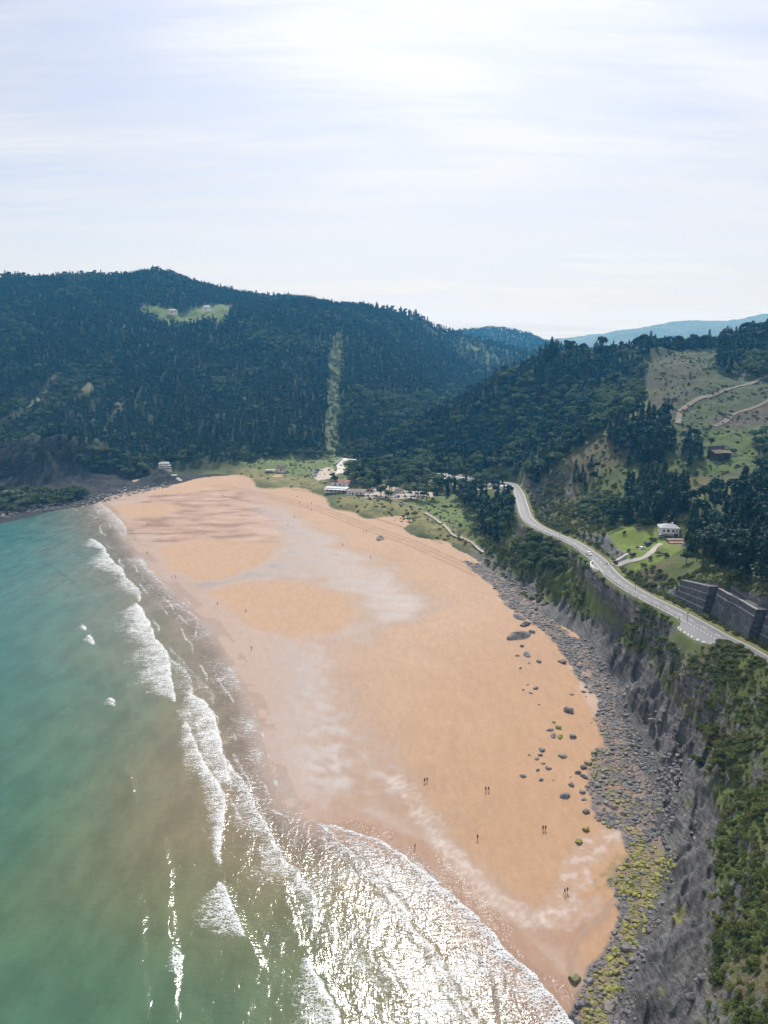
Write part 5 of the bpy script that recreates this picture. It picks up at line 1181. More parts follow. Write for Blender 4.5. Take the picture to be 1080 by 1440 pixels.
def barrier(name, y0, y1, off, label, parapet=True, rail=True):
    run = along(offs(RD, off), y0, y1); t = empty(name, tuple(run[0])); t.location = (0, 0, 0)
    if parapet:
        V, F_ = sweep(run, [(-.35, -1.2), (-.30, .42), (.0, .42), (.05, -.3)]); link('parapet', npmesh('parapet', V, F_), M_CONC, t)
    if rail:
        V, F_ = sweep(run, [(-.10, .62), (-.10, .95), (-.04, .90), (-.01, .785), (-.04, .67)]); link('rail', npmesh('rail', V, F_), M_STEEL, t)
        ac = np.concatenate([[0], np.cumsum(np.linalg.norm(np.diff(run[:, :2], axis=0), axis=1))]); pm = None
        for k in range(min(100, int(ac[-1] // 4))):
            i = int(np.argmin(np.abs(ac - k * 4))); p = run[i]
            if pm is None: pm = MB().box((0, 0, .45), (.14, .14, 1.3)).mesh('post')
            link('post', pm, M_DARK, t, (p[0] - .12, p[1], p[2]))
    tag(t, label, 'barrier', None); return t
yb = LAYBY[1]
barrier('road_barrier', 120, yb - 16, -4.05, 'steel rail on a concrete parapet along the road below the stone retaining wall')
barrier('road_barrier', yb + 15, at_z(838, 800, 24.5)[1] - 8, -4.05, 'long steel rail on a concrete parapet between the lay-by and the small lookout')
barrier('road_barrier', at_z(838, 800, 24.5)[1] + 9, 535, -4.05, 'pale parapet with a rail round the far bend of the road')
t = empty('lookout_wall', (0, 0, 0)); r1 = along(offs(RD, -(4.0 + lay2)), at_z(838, 800, 24.5)[1] - 9, at_z(838, 800, 24.5)[1] + 9); V, F_ = sweep(r1, [(-.4, -2.0), (-.35, .9), (.0, .9), (.0, -.5)])
link('parapet', npmesh('parapet', V, F_), M_PALECONC, t); V, F_ = sweep(r1, [(-.45, .9), (-.45, 1.0), (.08, 1.0), (.08, .9)]); link('coping', npmesh('coping', V, F_), M_WHITEC, t)
tag(t, 'white wall round the small lookout bulging from the seaward side of the road', 'wall')
t = empty('kerb_barrier', (0, 0, 0)); r1 = along(catmull(offs(RD, -(4.0 + lay))[::1], 1.0), yb - 16, yb + 16); ac = np.concatenate([[0], np.cumsum(np.linalg.norm(np.diff(r1[:, :2], axis=0), axis=1))])
for k in range(int(ac[-1] // 2.6)):
    sel = r1[(ac >= k * 2.6) & (ac <= k * 2.6 + 2.2)]
    if len(sel) > 1: V, F_ = sweep(sel, [(-.35, -.8), (-.33, .75), (.0, .75), (.05, -.3)]); link('kerb_block', npmesh('kerb_block', V, F_), M_WHITEC, t)
V, F_ = sweep(r1, [(-.40, -1.6), (-.38, .30), (-.36, .30), (-.36, -1.5)]); link('backing', npmesh('backing', V, F_), M_CONC, t)
tag(t, 'row of white kerb blocks curving round the seaward edge of the lay-by', 'kerb')
pm = MB().tube([(0, 0, -.1), (0, 0, .85)], [.07, .06], 8).box((0, 0, .66), (.16, .16, .14)).mesh('marker_post')
lp = along(offs(mid, -3.75), yb - 9, yb + 9)[::2]
for p in lp[:11]: tag(link('marker_post', pm, M_DARK, None, tuple(p)), 'thin dark marker post in the row between the lay-by and the road', 'post', 'marker posts along the lay-by')
pm = MB().tube([(0, 0, -.3), (0, 0, 4.6)], [.08, .06], 8).box((0, 0, 4.3), (.5, .06, .5)).mesh('roadside_pole')
for px, py, z, lab in ((893, 831, 27, 'slim pole on the seaward roadside midway to the lookout'), (966, 877, 29, 'slim pole at the inland end of the lay-by'), (787, 757, 22.6, 'slim pole on the seaward roadside near the far bend')):
    g = at_z(px, py, z); tag(link('roadside_pole', pm, M_DARK, None, (g[0], g[1], g[2])), lab, 'pole')

# stone-faced retaining wall in stepped bays
def mat_wall():
    m, t = mat_new('wall_stone'); co = t.n('ShaderNodeTexCoord').outputs['Object']
    v = t.n('ShaderNodeTexVoronoi', dict(feature='F1'), Vector=t.mapping(co, (1, 1, 1.5)), Scale=1.5); e = t.n('ShaderNodeTexVoronoi', dict(feature='DISTANCE_TO_EDGE'), Vector=t.mapping(co, (1, 1, 1.5)), Scale=1.5).outputs[0]
    g = t.n('ShaderNodeSeparateXYZ', None, _0=v.outputs['Color']).outputs[0]
    n1 = t.noise(co, .35, 5, .65); k = t.math('MULTIPLY', t.ramp(g, 0, 1, .6, 1.5), t.ramp(n1, .3, .7, .7, 1.35)); k = t.math('MULTIPLY', k, t.ramp(e, 0, .08, .5, 1))
    c = t.mix(1.0, (.070, .072, .078), t.n('ShaderNodeCombineXYZ', None, _0=k, _1=k, _2=k).outputs[0], 'MULTIPLY')
    bn = t.n('ShaderNodeBump', None, Strength=.8, Distance=.15, Height=t.ramp(e, 0, .1))
    b = t.n('ShaderNodeBsdfPrincipled', None, Base_Color=c, Roughness=.85, Normal=bn.outputs[0]); finish(t, b.outputs[0]); return m
M_WALL = mat_wall(); M_LEDGE = simple('weathered_ledge', (.24, .235, .225), .9, 0, .25, .8, .2)
def road_pt(y): i = int(np.argmin(np.abs(RD[:, 1] - y))); return RD[i]
Y_BAYS = [288, 268, 240, 216, 192, 168]
wl = empty('retaining_wall', (0, 0, 0))
for k in range(5):
    ya, yb2 = Y_BAYS[k] - (0 if k == 0 else 1.6), Y_BAYS[k + 1]; n = 8; base = []; top = []; back = []
    for i in range(n):
        f = i / (n - 1); y = ya + (yb2 - ya) * f; p = road_pt(y); hh = 8.5 + 4.0 * min(1, k / 1.4) if k else 8.5 + 3.0 * f
        ofs = 9.4 - 2.4 * f
        base.append((p[0] + ofs, y, p[2] - .8)); top.append((p[0] + ofs + 2.4, y, p[2] + hh)); back.append((p[0] + 16.0, y, p[2] + hh))
    m = MB(); b2 = [(q[0], q[1], base[i][2]) for i, q in enumerate(back)]; P_ = base + top + back + b2; Fc = []
    for i in range(n - 1):
        for a in range(3): Fc.append((a * n + i, a * n + i + 1, (a + 1) * n + i + 1, (a + 1) * n + i))
    Fc.append((0, n, 2 * n, 3 * n)); Fc.append((n - 1, 4 * n - 1, 3 * n - 1, 2 * n - 1)); m.poly(P_, Fc); bay = m.build('wall_bay', M_WALL, wl)
    for lv in ((.28, .52, .76, 1.0) if k != 1 else (.80, 1.0)):
        m = MB(); q0 = [Vector(base[i]).lerp(Vector(top[i]), lv) for i in range(n)]; th = .22 if lv < 1 else .35
        P_ = [tuple(q + Vector((-.16, 0, -th / 2))) for q in q0] + [tuple(q + Vector((-.12, 0, th / 2))) for q in q0] + [tuple(q + Vector((.8 if lv == 1 else .12, 0, th / 2))) for q in q0] + [tuple(q + Vector((.5 if lv == 1 else .02, 0, -th / 2))) for q in q0]; Fc = []
        for i in range(n - 1):
            for a in range(4): Fc.append((a * n + i, a * n + i + 1, ((a + 1) % 4) * n + i + 1, ((a + 1) % 4) * n + i))
        Fc.append((0, n, 2 * n, 3 * n)); Fc.append((n - 1, 4 * n - 1, 3 * n - 1, 2 * n - 1)); m.poly(P_, Fc); m.build('ledge', M_LEDGE, bay)
tag(wl, 'tall dark stone retaining wall in stepped bays with pale ledges beside the road', 'wall')

def track(name, pts, w, mat, label, lift=.10, kind='structure', step=2.0):
    c = catmull(np.array([ground(*p)[:2] for p in pts]), step); c = np.column_stack([c, np.zeros(len(c))]); wv = w * (1 + .14 * fbm(c[:, 0], c[:, 1], 9, 3, 88))
    V, F_ = ribbon(c, -wv / 2, wv / 2, lift, True); return tag(link(name, npmesh(name, V, F_, True), mat), label, kind=kind)
track('dirt_track', [(953, 597), (956, 584), (962, 574), (982, 561), (1005, 553), (1035, 544), (1062, 536), (1110, 522)], 4.0, M_DIRT, 'upper dirt track bending across the cleared hillside', .5)
track('lower_dirt_track', [(1004, 600), (1020, 591), (1032, 580), (1050, 573), (1075, 566), (1110, 556)], 3.6, simple('brown_dirt', (.17, .138, .105), .95, 0, .2, .5, .3), 'lower dirt track through brown cleared ground', .45)
track('valley_road', [(506, 650), (496, 646), (484, 649), (477, 653), (480, 659), (478, 666)], 7.5, M_PALECONC, 'pale road coming out of the valley behind the dunes', .25)
track('sand_path', [(536, 698), (556, 704), (580, 711), (590, 716)], 2.6, M_DIRT, 'pale path across the dune grass from the bar', .2)
# driveway and terrace by the white house
track('driveway', [(860, 793), (880, 790), (900, 785), (916, 777), (921, 770), (930, 765)], 2.8, simple('driveway_concrete', (.36, .34, .31), .9, 0, .12, .6), 'curving pale driveway up to the white house', .2, step=1.0)
track('garden_path', [(866, 788), (877, 782), (890, 778)], 1.2, M_PALECONC, 'straight pale path on the lawn', .2, step=1.0)

# boardwalk with handrails
bw = [(598, 722), (614, 732), (626, 742), (634, 751), (645, 757), (657, 762), (670, 769), (680, 777)]
c = catmull(np.array([ground(*p)[:2] for p in bw]), 1.5); c = np.column_stack([c, height(c[:, 0], c[:, 1]) + .45]); k5 = np.ones(9) / 9; zz2 = np.convolve(np.pad(c[:, 2], 4, mode='edge'), k5, 'valid'); c[:, 2] = np.maximum(zz2, c[:, 2] - .2)
t = empty('boardwalk', (0, 0, 0)); V, F_ = sweep(c, [(-.95, 0), (-.95, .14), (.95, .14), (.95, 0)]); link('deck', npmesh('deck', V, F_), M_WOOD, t)
pm = MB().box((0, 0, .3), (.12, .12, 1.7)).mesh('rail_post')
for sgn in (-.88, .88):
    V, F_ = sweep(offs(c, sgn), [(-.06, 1.02), (-.06, 1.14), (.06, 1.14), (.06, 1.02)]); link('handrail', npmesh('handrail', V, F_), M_WOOD, t)
    for p in offs(c, sgn)[::3][:48]: link('rail_post', pm, M_WOOD, t, tuple(p))
tag(t, 'pale wooden boardwalk with handrails winding through the dune grass to the sand', 'boardwalk')

# ------------------------------------------------------------------ buildings
M_TILE = simple('red_roof_tiles', (.24, .115, .075), .85, 0, .25, 1.5, .3)
M_GREYROOF = simple('grey_roof', (.33, .35, .38), .7, 0, .1, .8, .1)
M_STONE = simple('old_stone', (.085, .080, .074), .9, 0, .3, 1.2, .5)
M_SHUT = simple('dark_shutter', (.05, .045, .04), .7, 0, .1, 2.0)
M_BRICKP = simple('red_paving', (.25, .165, .13), .85, 0, .15, 1.2)
M_CREAM = simple('cream_render', (.62, .57, .48), .8, 0, .08, .6)
def hip_roof(m, L, W, z0, h, ov=.5, hip=True):
    a, b = L / 2 + ov, W / 2 + ov; r_ = max(a - b, .0) if hip else a
    P_ = [(-a, -b, z0), (a, -b, z0), (a, b, z0), (-a, b, z0), (-r_, 0, z0 + h), (r_, 0, z0 + h)] + [(-a, -b, z0 - .22), (a, -b, z0 - .22), (a, b, z0 - .22), (-a, b, z0 - .22)]
    m.poly(P_, [(0, 1, 5, 4), (2, 3, 4, 5), (1, 2, 5), (3, 0, 4), (6, 7, 1, 0), (7, 8, 2, 1), (8, 9, 3, 2), (9, 6, 0, 3), (9, 8, 7, 6)]); return m
def house(name, loc, rz, L, W, Hh, roof_h, wallm, roofm, label, openings=(), hip=True, chimney=None, extra=None, cat='building'):
    """openings: (face, along, z, width, height, kind); faces 0:-y 1:+x 2:+y 3:-x"""
    t = empty(name, loc, rz); MB().box((0, 0, Hh / 2 - 1.0), (L, W, Hh + 2.0)).build('wall', wallm, t)
    if roof_h: rf = hip_roof(MB(), L, W, Hh + .24, roof_h, .5, hip).build('roof', roofm, t)
    else: rf = MB().box((0, 0, Hh + .15), (L + .6, W + .6, .3)).build('roof', roofm, t)
    if chimney: MB().box((chimney[0], chimney[1], Hh + roof_h * .8), (.8, .8, 1.8)).box((chimney[0], chimney[1], Hh + roof_h * .8 + 1.0), (1.0, 1.0, .16)).build('chimney', wallm, rf)
    for f, a, z, w_, h_, kd in openings:
        rot = (0, math.pi / 2, math.pi, -math.pi / 2)[f]; dep = (W, L, W, L)[f] / 2
        fr = MB().box((0, 0, 0), (w_, .14, h_)).build('window' if kd == 'w' else 'door', M_SHUT if kd != 'w' else M_WHITE, t)
        c_ = Matrix.Rotation(rot, 4, 'Z') @ Vector((a, -dep - .03, z)); fr.location = c_; fr.rotation_euler = (0, 0, rot)
        if kd == 'w': MB().box((0, -.06, 0), (w_ - .16, .06, h_ - .16)).build('pane', M_GLASS, fr); MB().box((0, -.10, -h_ / 2 - .06), (w_ + .2, .3, .1)).build('sill', M_CONC, fr)
        else: MB().box((w_ * .38, -.1, -.05), (.1, .08, .25)).build('handle', M_STEEL, fr)
    if extra: extra(t)
    return tag(t, label, cat)
g = ground(939, 752)
def villa_extra(t):
    MB().box((-1.0, -5.7, 2.75), (6.5, 2.6, .2)).build('balcony', M_CONC, t); MB().box((-1.0, -6.95, 3.3), (6.5, .08, 1.0)).build('balcony_rail', M_WHITE, t)
    MB().box((-4.0, -6.7, 1.35), (.3, .3, 2.7)).build('pillar', M_WHITE, t); MB().box((1.9, -6.7, 1.35), (.3, .3, 2.7)).build('pillar', M_WHITE, t)
house('white_house', (g[0], g[1], g[2] - .4), R(-8), 11.5, 9, 5.8, 2.0, M_WHITE, M_GREYROOF, 'white two-storey house with a grey hipped roof and dark garage opening by the grove',
      [(0, -3.6, 4.3, 1.3, 1.4, 'w'), (0, -1.0, 4.2, 1.4, 1.9, 'w'), (0, 2.0, 4.3, 1.3, 1.4, 'w'), (0, 4.2, 4.3, 1.0, 1.2, 'w'), (0, 3.6, 1.25, 3.0, 2.5, 'd'), (0, -3.0, 1.2, 1.1, 2.2, 'd'), (3, -2, 4.3, 1.2, 1.3, 'w'), (3, 2, 4.3, 1.2, 1.3, 'w'), (3, 0, 1.6, 1.2, 1.3, 'w')], True, (2.5, 1.2), villa_extra, 'house').scale = (.80, .80, .80)
tz = g + np.array((2.0, -11, 0)); m = MB(); zt = hz(tz[0], tz[1])
for i in range(3): m.box((tz[0] - 1.5 - .8 * i, tz[1] - 3.6 * i + 1, zt + .35 - .5 * i), (9 - i, 3.4, .9))
tag(m.build('paved_terrace', M_BRICKP), 'stepped red-paved terrace in front of the white house', 'terrace')
tag(MB().box((0, 0, .35), (4.6, .5, 1.2)).build('terrace_wall', M_WHITE, None, False, loc=(tz[0] + 3.6, tz[1] - 5.8, zt - .5), rot=(0, 0, R(20))), 'low white wall below the red-paved terrace', 'wall')
for i_, (px, py, s_, lab) in enumerate(((884, 776, 2.6, 'round garden bush at the road end of the row of cars on the lawn'), (897, 772, 2.2, 'garden bush between the dark car and the white car on the lawn'), (908, 765, 2.4, 'garden bush beside the dark blue car on the lawn'), (918, 760, 3.0, 'taller garden bush in front of the white house'), (868, 778, 2.0, 'garden bush near the straight pale path'),
        (915, 785, 2.6, 'bush on the outer bend of the driveway'), (926, 780, 3.2, 'large bush below the red-paved terrace'), (936, 782, 3.4, 'large bush at the corner of the grove below the terrace'), (905, 792, 2.4, 'bush on the grass between driveway and road'), (860, 768, 2.2, 'bush at the rough brown edge of the lawn'), (878, 752, 2.6, 'bush on the upper edge of the lawn'), (898, 744, 3.2, 'bush on the upper lawn toward the house'))):
    g = ground(px, py); o = link('garden_bush', SHRUBS[i_ % 5], None, None, (g[0], g[1], hz(g[0], g[1]) - .1), (0, 0, i_ * 1.3), (s_ * .75, s_ * .75, s_ * .8)); tag(o, lab, 'bush')
# beach bar
g = ground(474, 691); rzb = R(-14)
def bar_extra(t):
    MB().box((0, -5.2, 2.9), (19, 3.2, .18)).build('awning', simple('grey_white_canopy', (.60, .62, .64), .7, 0, .06, .5), t)
    for i in range(6): MB().box((-9 + 3.6 * i, -6.6, 1.2), (.16, .16, 3.4)).build('post', M_WHITE, t)
    for i in range(5): MB().box((-7.2 + 3.6 * i, -3.62, 1.5), (2.9, .1, 1.7)).build('window', M_GLASS, t)
house('beach_bar', (g[0], g[1], g[2] - .2), rzb, 19, 7, 3.4, 0, M_WHITE, simple('pale_flat_roof', (.50, .52, .54), .8, 0, .08, .4), 'long low white beach bar with a flat pale roof at the top of the sand', [(1, 0, 1.1, 1.2, 2.2, 'd')], False, None, bar_extra)
g2 = ground(480, 683)
house('restaurant', (g2[0], g2[1], g2[2] - .2), rzb, 15, 10, 4.0, 1.8, M_WHITE, M_TILE, 'red-roofed white restaurant behind the beach bar', [(0, -4, 2.4, 1.6, 1.3, 'w'), (0, 0, 2.4, 1.6, 1.3, 'w'), (0, 4, 2.4, 1.6, 1.3, 'w'), (1, 0, 2.2, 1.8, 1.5, 'w'), (1, -3, 1.1, 1.2, 2.2, 'd'), (3, 0, 2.2, 1.6, 1.4, 'w')], True, (3, 1))
g = ground(501, 695)
house('lifeguard_house', (g[0], g[1], g[2] - .2), R(-8), 14, 7, 3.0, 1.5, M_WHITE, simple('brown_roof_tiles', (.25, .19, .15), .85, 0, .2, 1.5, .3), 'low white house with a brown roof beside the beach bar', [(0, -5, 1.6, 1.3, 1.2, 'w'), (0, -2.5, 1.1, 1.2, 2.2, 'd'), (0, 1, 1.6, 1.3, 1.2, 'w'), (0, 4.5, 1.6, 1.3, 1.2, 'w'), (1, 0, 1.5, 1.3, 1.2, 'w')])
g = ground(577, 670)
house('cottage', (g[0], g[1], g[2] - .2), R(5), 12, 8, 4.5, 1.8, M_WHITE, M_GREYROOF, 'white cottage half hidden in the trees behind the car park', [(0, -3.5, 2.8, 1.2, 1.4, 'w'), (0, 3.2, 2.8, 1.2, 1.4, 'w'), (0, 0, 1.1, 1.2, 2.2, 'd'), (3, 0, 2.8, 1.2, 1.3, 'w')])
g = ground(396, 661)
def shelter_extra(t):
    for a in (-3.5, 3.5): MB().box((a, 0, .6), (1.6, 1.6, .12)).box((a, 0, .25), (.3, .3, .7)).build('table', M_WOOD, t)
house('picnic_hut', (g[0], g[1], g[2] - .2), R(-4), 9, 5, 2.6, 1.2, M_CREAM, simple('dark_hut_roof', (.09, .07, .06), .9, 0, .2, 1.0), 'small dark-roofed hut on the dune grass left of the gravel car park', [(0, 0, 1.1, 1.2, 2.2, 'd'), (0, 2.6, 1.5, 1.2, 1.0, 'w')], True, None, shelter_extra)
tag(MB().box((0, 0, .2), (10, 4, .9)).box((-1, 1.6, .9), (7, .3, .6)).build('concrete_slab', M_PALECONC, loc=(g[0] - 11, g[1] - 2, g[2]), rot=(0, 0, R(-4))), 'pale concrete slab beside the dark-roofed hut', 'slab')
# house over the left headland
g = ground(231, 657)
def terr_extra(t):
    MB().box((2, -6.5, -.4), (17, 5, 1.0)).build('terrace', M_CONC, t)
    MB().box((2, -8.8, .6), (17, .12, .9)).build('terrace_rail', M_WHITE, t)
    for i in range(4): MB().box((-4 + 4 * i, -6.0, 1.4), (.25, .25, 2.9)).build('column', M_WHITE, t)
    MB().box((2, -5.6, 2.95), (14, 3.4, .2)).build('pergola', M_WHITE, t)
house('headland_house', (g[0], g[1], g[2] + .3), R(12), 13, 8, 5.0, 1.7, M_WHITE, M_GREYROOF, 'white terraced house tucked behind the dark headland', [(0, -4, 3.9, 1.5, 1.4, 'w'), (0, -1, 3.9, 1.5, 1.4, 'w'), (0, 2, 3.9, 1.5, 1.4, 'w'), (0, 5, 3.9, 1.4, 1.4, 'w'), (0, -3, 1.2, 2, 2.2, 'd'), (1, 0, 3.6, 1.4, 1.4, 'w')], True, None, terr_extra, 'house').scale = (.75,) * 3
t = empty('beach_steps', (0, 0, 0)); g = ground(242, 668); m = MB()
for i in range(6): m.box((g[0] + 1.9 * i, g[1] - 1.4 * i, hz(g[0] + 1.9 * i, g[1] - 1.4 * i) + .2), (2.0, 4, 1.0), R(-20))
m.build('step', M_PALECONC, t); m = MB().box((g[0] - 6, g[1] + 2, hz(g[0] - 6, g[1] + 2) + .9), (11, .5, 2.2), R(10)); m.build('side_wall', M_PALECONC, t); tag(t, 'pale steps and wall going down to the sand below the headland house', 'steps')
for (px, py, lab, L_, rf, wl_) in ((243, 440, 'pale farmhouse in the green clearing high on the hill, the lower of the two', 13, M_GREYROOF, M_CREAM), (291, 435, 'white farmhouse with a grey roof at the top edge of the hill clearing', 12, M_GREYROOF, M_WHITE), (762, 486, 'farmhouse on the green slope of the second hill', 16, M_TILE, M_WHITE)):
    g = ground(px, py)
    house('farmhouse', (g[0], g[1], g[2] - .8), R(rg.uniform(-20, 20)), L_, 7, 4.4, 2.0, wl_, rf, lab, [(0, -4, 3.0, 1.3, 1.3, 'w'), (0, 0, 3.0, 1.3, 1.3, 'w'), (0, 4, 3.0, 1.3, 1.3, 'w'), (0, -2, 1.2, 1.4, 2.3, 'd'), (3, 0, 3.0, 1.3, 1.3, 'w')], True, (3, 1), None, 'house')
# stone ruin in the bowl
g = ground(1011, 646); t = empty('stone_ruin', (g[0], g[1], g[2] - .5), R(16))
r_ = random.Random(4); bm = bmesh.new(); bmesh.ops.create_grid(bm, x_segments=1, y_segments=1, size=1); bm.free()
m = MB(); 
for (cx, cy_, L_, W_, h_) in ((0, -3.4, 12.5, .8, 5.2), (0, 3.4, 12.5, .8, 5.6), (-5.9, 0, .8, 6.0, 5.4), (5.9, 0, .8, 6.0, 4.6)): m.box((cx, cy_, h_ / 2 - .8), (L_, W_, h_ + 1.6), 0, .12)
wo = m.build('wall', M_STONE, t)
rfm = simple('overgrown_roof', (.17, .135, .085), .95, 0, .35, .7, .6, dirt=(.10, .11, .04))
m = MB(); nx_, ny_ = 12, 8; P_ = []; Fc = []
for j in range(ny_ + 1):
    for i in range(nx_ + 1):
        u, v = i / nx_ * 2 - 1, j / ny_ * 2 - 1; P_.append((u * 6.7, v * 4.3, 5.3 + 1.5 * (1 - abs(v)) + .5 * mnoise.noise(Vector((u * 3, v * 3, 2))) - .7 * max(0, u - .4)))
for j in range(ny_):
    for i in range(nx_): a = j * (nx_ + 1) + i; Fc.append((a, a + 1, a + nx_ + 2, a + nx_ + 1))
rfo = m.poly(P_, Fc).build('roof', rfm, t); sd_ = rfo.modifiers.new('thick', 'SOLIDIFY'); sd_.thickness = .35; sd_.offset = -1
MB().box((-2.2, -3.83, 1.1), (1.6, .12, 2.4)).build('doorway', simple('black_opening', (.012, .012, .012), .9), t); MB().box((2.6, -3.83, 2.2), (1.0, .12, 1.1)).build('window', M_GLASS, t)
tag(t, 'dark stone ruin with a brown overgrown roof standing in the green bowl', 'ruin')
for px, py, lab in ((940, 512, ''),):
    pass

# ------------------------------------------------------------------ vehicles
def paint(name, c): return simple(name, c, .3, 0, .03, 1.0, 0, .6)
M_TYRE = simple('tyre_rubber', (.02, .02, .02), .9, 0, .1, 4); M_RIM = simple('wheel_rim', (.45, .45, .46), .35, .8, .05, 4); M_LAMP = simple('lamp_lens', (.75, .75, .72), .15, 0, .03, 4); M_RED = simple('tail_lens', (.40, .02, .02), .2, 0, .03, 4)
CARC = {'white': paint('white_car_paint', (.78, .78, .78)), 'black': paint('black_car_paint', (.015, .015, .017)), 'silver': paint('silver_car_paint', (.42, .43, .45)), 'dark blue': paint('blue_car_paint', (.03, .05, .12)), 'red': paint('red_car_paint', (.35, .03, .03)), 'grey': paint('grey_car_paint', (.16, .165, .17))}
def car_meshes():
    b = MB(); lo = [(-2.1, .30), (-2.12, .62), (-2.02, .86), (-1.2, .94), (1.0, .96), (1.95, .88), (2.12, .62), (2.08, .30)]
    b.prism(lo, 1.74); b.prism([(-1.96, .90), (-1.45, 1.40), (.25, 1.46), (1.05, .93)], 1.50); bm_ = b.mesh('car_body'); 
    g_ = MB(); g_.prism([(-1.83, .96), (-1.42, 1.36), (.22, 1.40), (.88, .96)], 1.53); g_.prism([(-1.99, .97), (-1.53, 1.37), (-1.45, 1.37), (-1.8, .97)], 1.34); g_.prism([(.9, .97), (.20, 1.43), (.30, 1.42), (1.09, .97)], 1.36)
    return bm_, g_.mesh('window_glass')
CB, CG = car_meshes(); WH = MB().wheel((0, 0, 0), .32, .2).mesh('wheel'); RI = MB().wheel((0, 0, 0), .19, .215).mesh('rim'); HL = MB().box((0, 0, 0), (.12, .34, .14)).mesh('headlight')
WH.materials.append(M_TYRE); RI.materials.append(M_RIM)
def car_full(loc, rz, colname, label, group=None):
    t = empty('car', loc, rz); me = CB.copy(); link('body', me, CARC[colname], t); link('window_glass', CG.copy(), M_GLASS, t)
    for sx in (-1.3, 1.32):
        for sy in (-.80, .80): w_ = link('wheel', WH, None, t, (sx, sy, .32)); link('rim', RI, None, w_)
    for sy in (-.62, .62): link('headlight', HL.copy(), M_LAMP, t, (2.07, sy, .68)); link('tail_light', HL.copy(), M_RED, t, (-2.07, sy, .72))
    return tag(t, label, 'car', group)
def join_car(cn):
    bm = bmesh.new(); me = bpy.data.meshes.new('car'); mats = [CARC[cn], M_GLASS, M_TYRE]
    for i, (src, off) in enumerate(((CB, (0, 0, 0)), (CG, (0, 0, 0)))):
        n0 = len(bm.faces); bm.from_mesh(src); bm.faces.ensure_lookup_table()
        for f in bm.faces[n0:]: f.material_index = i
    for sx in (-1.3, 1.32):
        for sy in (-.80, .80):
            n0, v0 = len(bm.faces), len(bm.verts); bm.from_mesh(WH); bm.faces.ensure_lookup_table(); bm.verts.ensure_lookup_table()
            for v in bm.verts[v0:]: v.co += Vector((sx, sy, .32))
            for f in bm.faces[n0:]: f.material_index = 2
    bm.to_mesh(me); bm.free()
    for m_ in mats: me.materials.append(m_)
    return me
JC = {k: join_car(k) for k in CARC}
rp = at_z(832, 779, 24.5); i = int(np.argmin(np.hypot(RD[:, 0] - rp[0], RD[:, 1] - rp[1]))); d = RD[i + 1] - RD[i - 1]; p = offs(RD, -1.6)[i]
car_full((p[0], p[1], p[2] + .01), math.atan2(-d[1], -d[0]), 'white', 'white car driving on the seaward lane past the driveway')
for px, py, cn, lab, a in ((890, 780, 'black', 'dark car parked on the lawn, the one nearest the road', 35), (903, 772, 'white', 'white-roofed car parked second on the lawn', 35), (912, 766, 'dark blue', 'dark blue car parked third in the row on the lawn', 35), (930, 756, 'silver', 'silver car parked beside the white house', 25), (866, 792, 'black', 'dark car stopped at the gate where the driveway meets the road', 60)):
    g = ground(px, py); car_full((g[0], g[1], hz(g[0], g[1]) + .12), R(a), cn, lab)
for px, py in ((853, 793), (859, 794)):
    g = ground(px, py); tag(MB().box((0, 0, .8), (.55, .55, 2.0), 0, .04).box((0, 0, 1.88), (.75, .75, .16)).build('gate_post', M_CONC, loc=(g[0], g[1], hz(g[0], g[1]))), 'stone gate post on the %s of the driveway mouth' % ('seaward side' if px < 856 else 'house side'), 'gate post')
cn_ = list(CARC)
def park(px0, py0, px1, py1, n, rz, where, jit=.3, miss=.15):
    a, b = ground(px0, py0), ground(px1, py1)
    for k in range(n):
        if rg.random() < miss: continue
        f = (k + .5) / n; x, y = a[0] + (b[0] - a[0]) * f + rg.uniform(-jit, jit), a[1] + (b[1] - a[1]) * f + rg.uniform(-jit, jit); cc = rg.choice(['white', 'silver', 'black', 'grey', 'white', 'dark blue', 'silver', 'red'])
        o = link('car', JC[cc], None, None, (x, y, hz(x, y) + .03), (0, 0, rz + rg.uniform(-.1, .1))); tag(o, '%s car parked %s' % (cc, where), 'car', '%s cars parked %s' % (cc, where))
park(442, 669, 448, 658, 9, R(15), 'along the left edge of the round gravel lot', .2, .05)
park(468, 657, 481, 650, 6, R(50), 'beside the pale valley road', .2, .2)
park(506, 697, 545, 701, 11, R(95), 'in the row behind the brown-roofed house', .4)
park(512, 690, 548, 692, 9, R(95), 'in the middle row of the gravel car park', .4)
park(555, 698, 604, 700, 15, R(88), 'on the gravel beside the round trees', .5, .1)
park(560, 694, 604, 695, 13, R(88), 'in the back row beside the round trees', .5, .2)
# camper vans on the far side of the wood
def van_mesh():
    bm = bmesh.new(); b = MB(); b.prism([(-3.0, .45), (-3.05, 2.75), (1.2, 2.85), (1.9, 2.55), (2.0, 1.7), (2.9, 1.25), (3.0, .45)], 2.15); me = b.mesh('camper_van'); me.materials.append(CARC['white']); me.materials.append(M_GLASS); me.materials.append(M_TYRE)
    bm.from_mesh(me); n0 = len(bm.faces); g_ = MB(); g_.prism([(1.98, 1.75), (2.05, 1.75), (2.75, 1.38), (2.7, 1.36)], 1.9); g_.box((-.8, 0, 1.9), (1.1, 2.2, .6)); g_.box((1.45, 0, 1.75), (.7, 2.2, .55)); gm = g_.mesh('g'); bm.from_mesh(gm); bm.faces.ensure_lookup_table()
    for f in bm.faces[n0:]: f.material_index = 1
    for sx in (-1.7, 2.0):
        for sy in (-.95, .95):
            n0, v0 = len(bm.faces), len(bm.verts); bm.from_mesh(WH); bm.faces.ensure_lookup_table(); bm.verts.ensure_lookup_table()
            for v in bm.verts[v0:]: v.co = v.co * 1.2 + Vector((sx, sy, .40))
            for f in bm.faces[n0:]: f.material_index = 2
    bm.to_mesh(me); bm.free(); return me
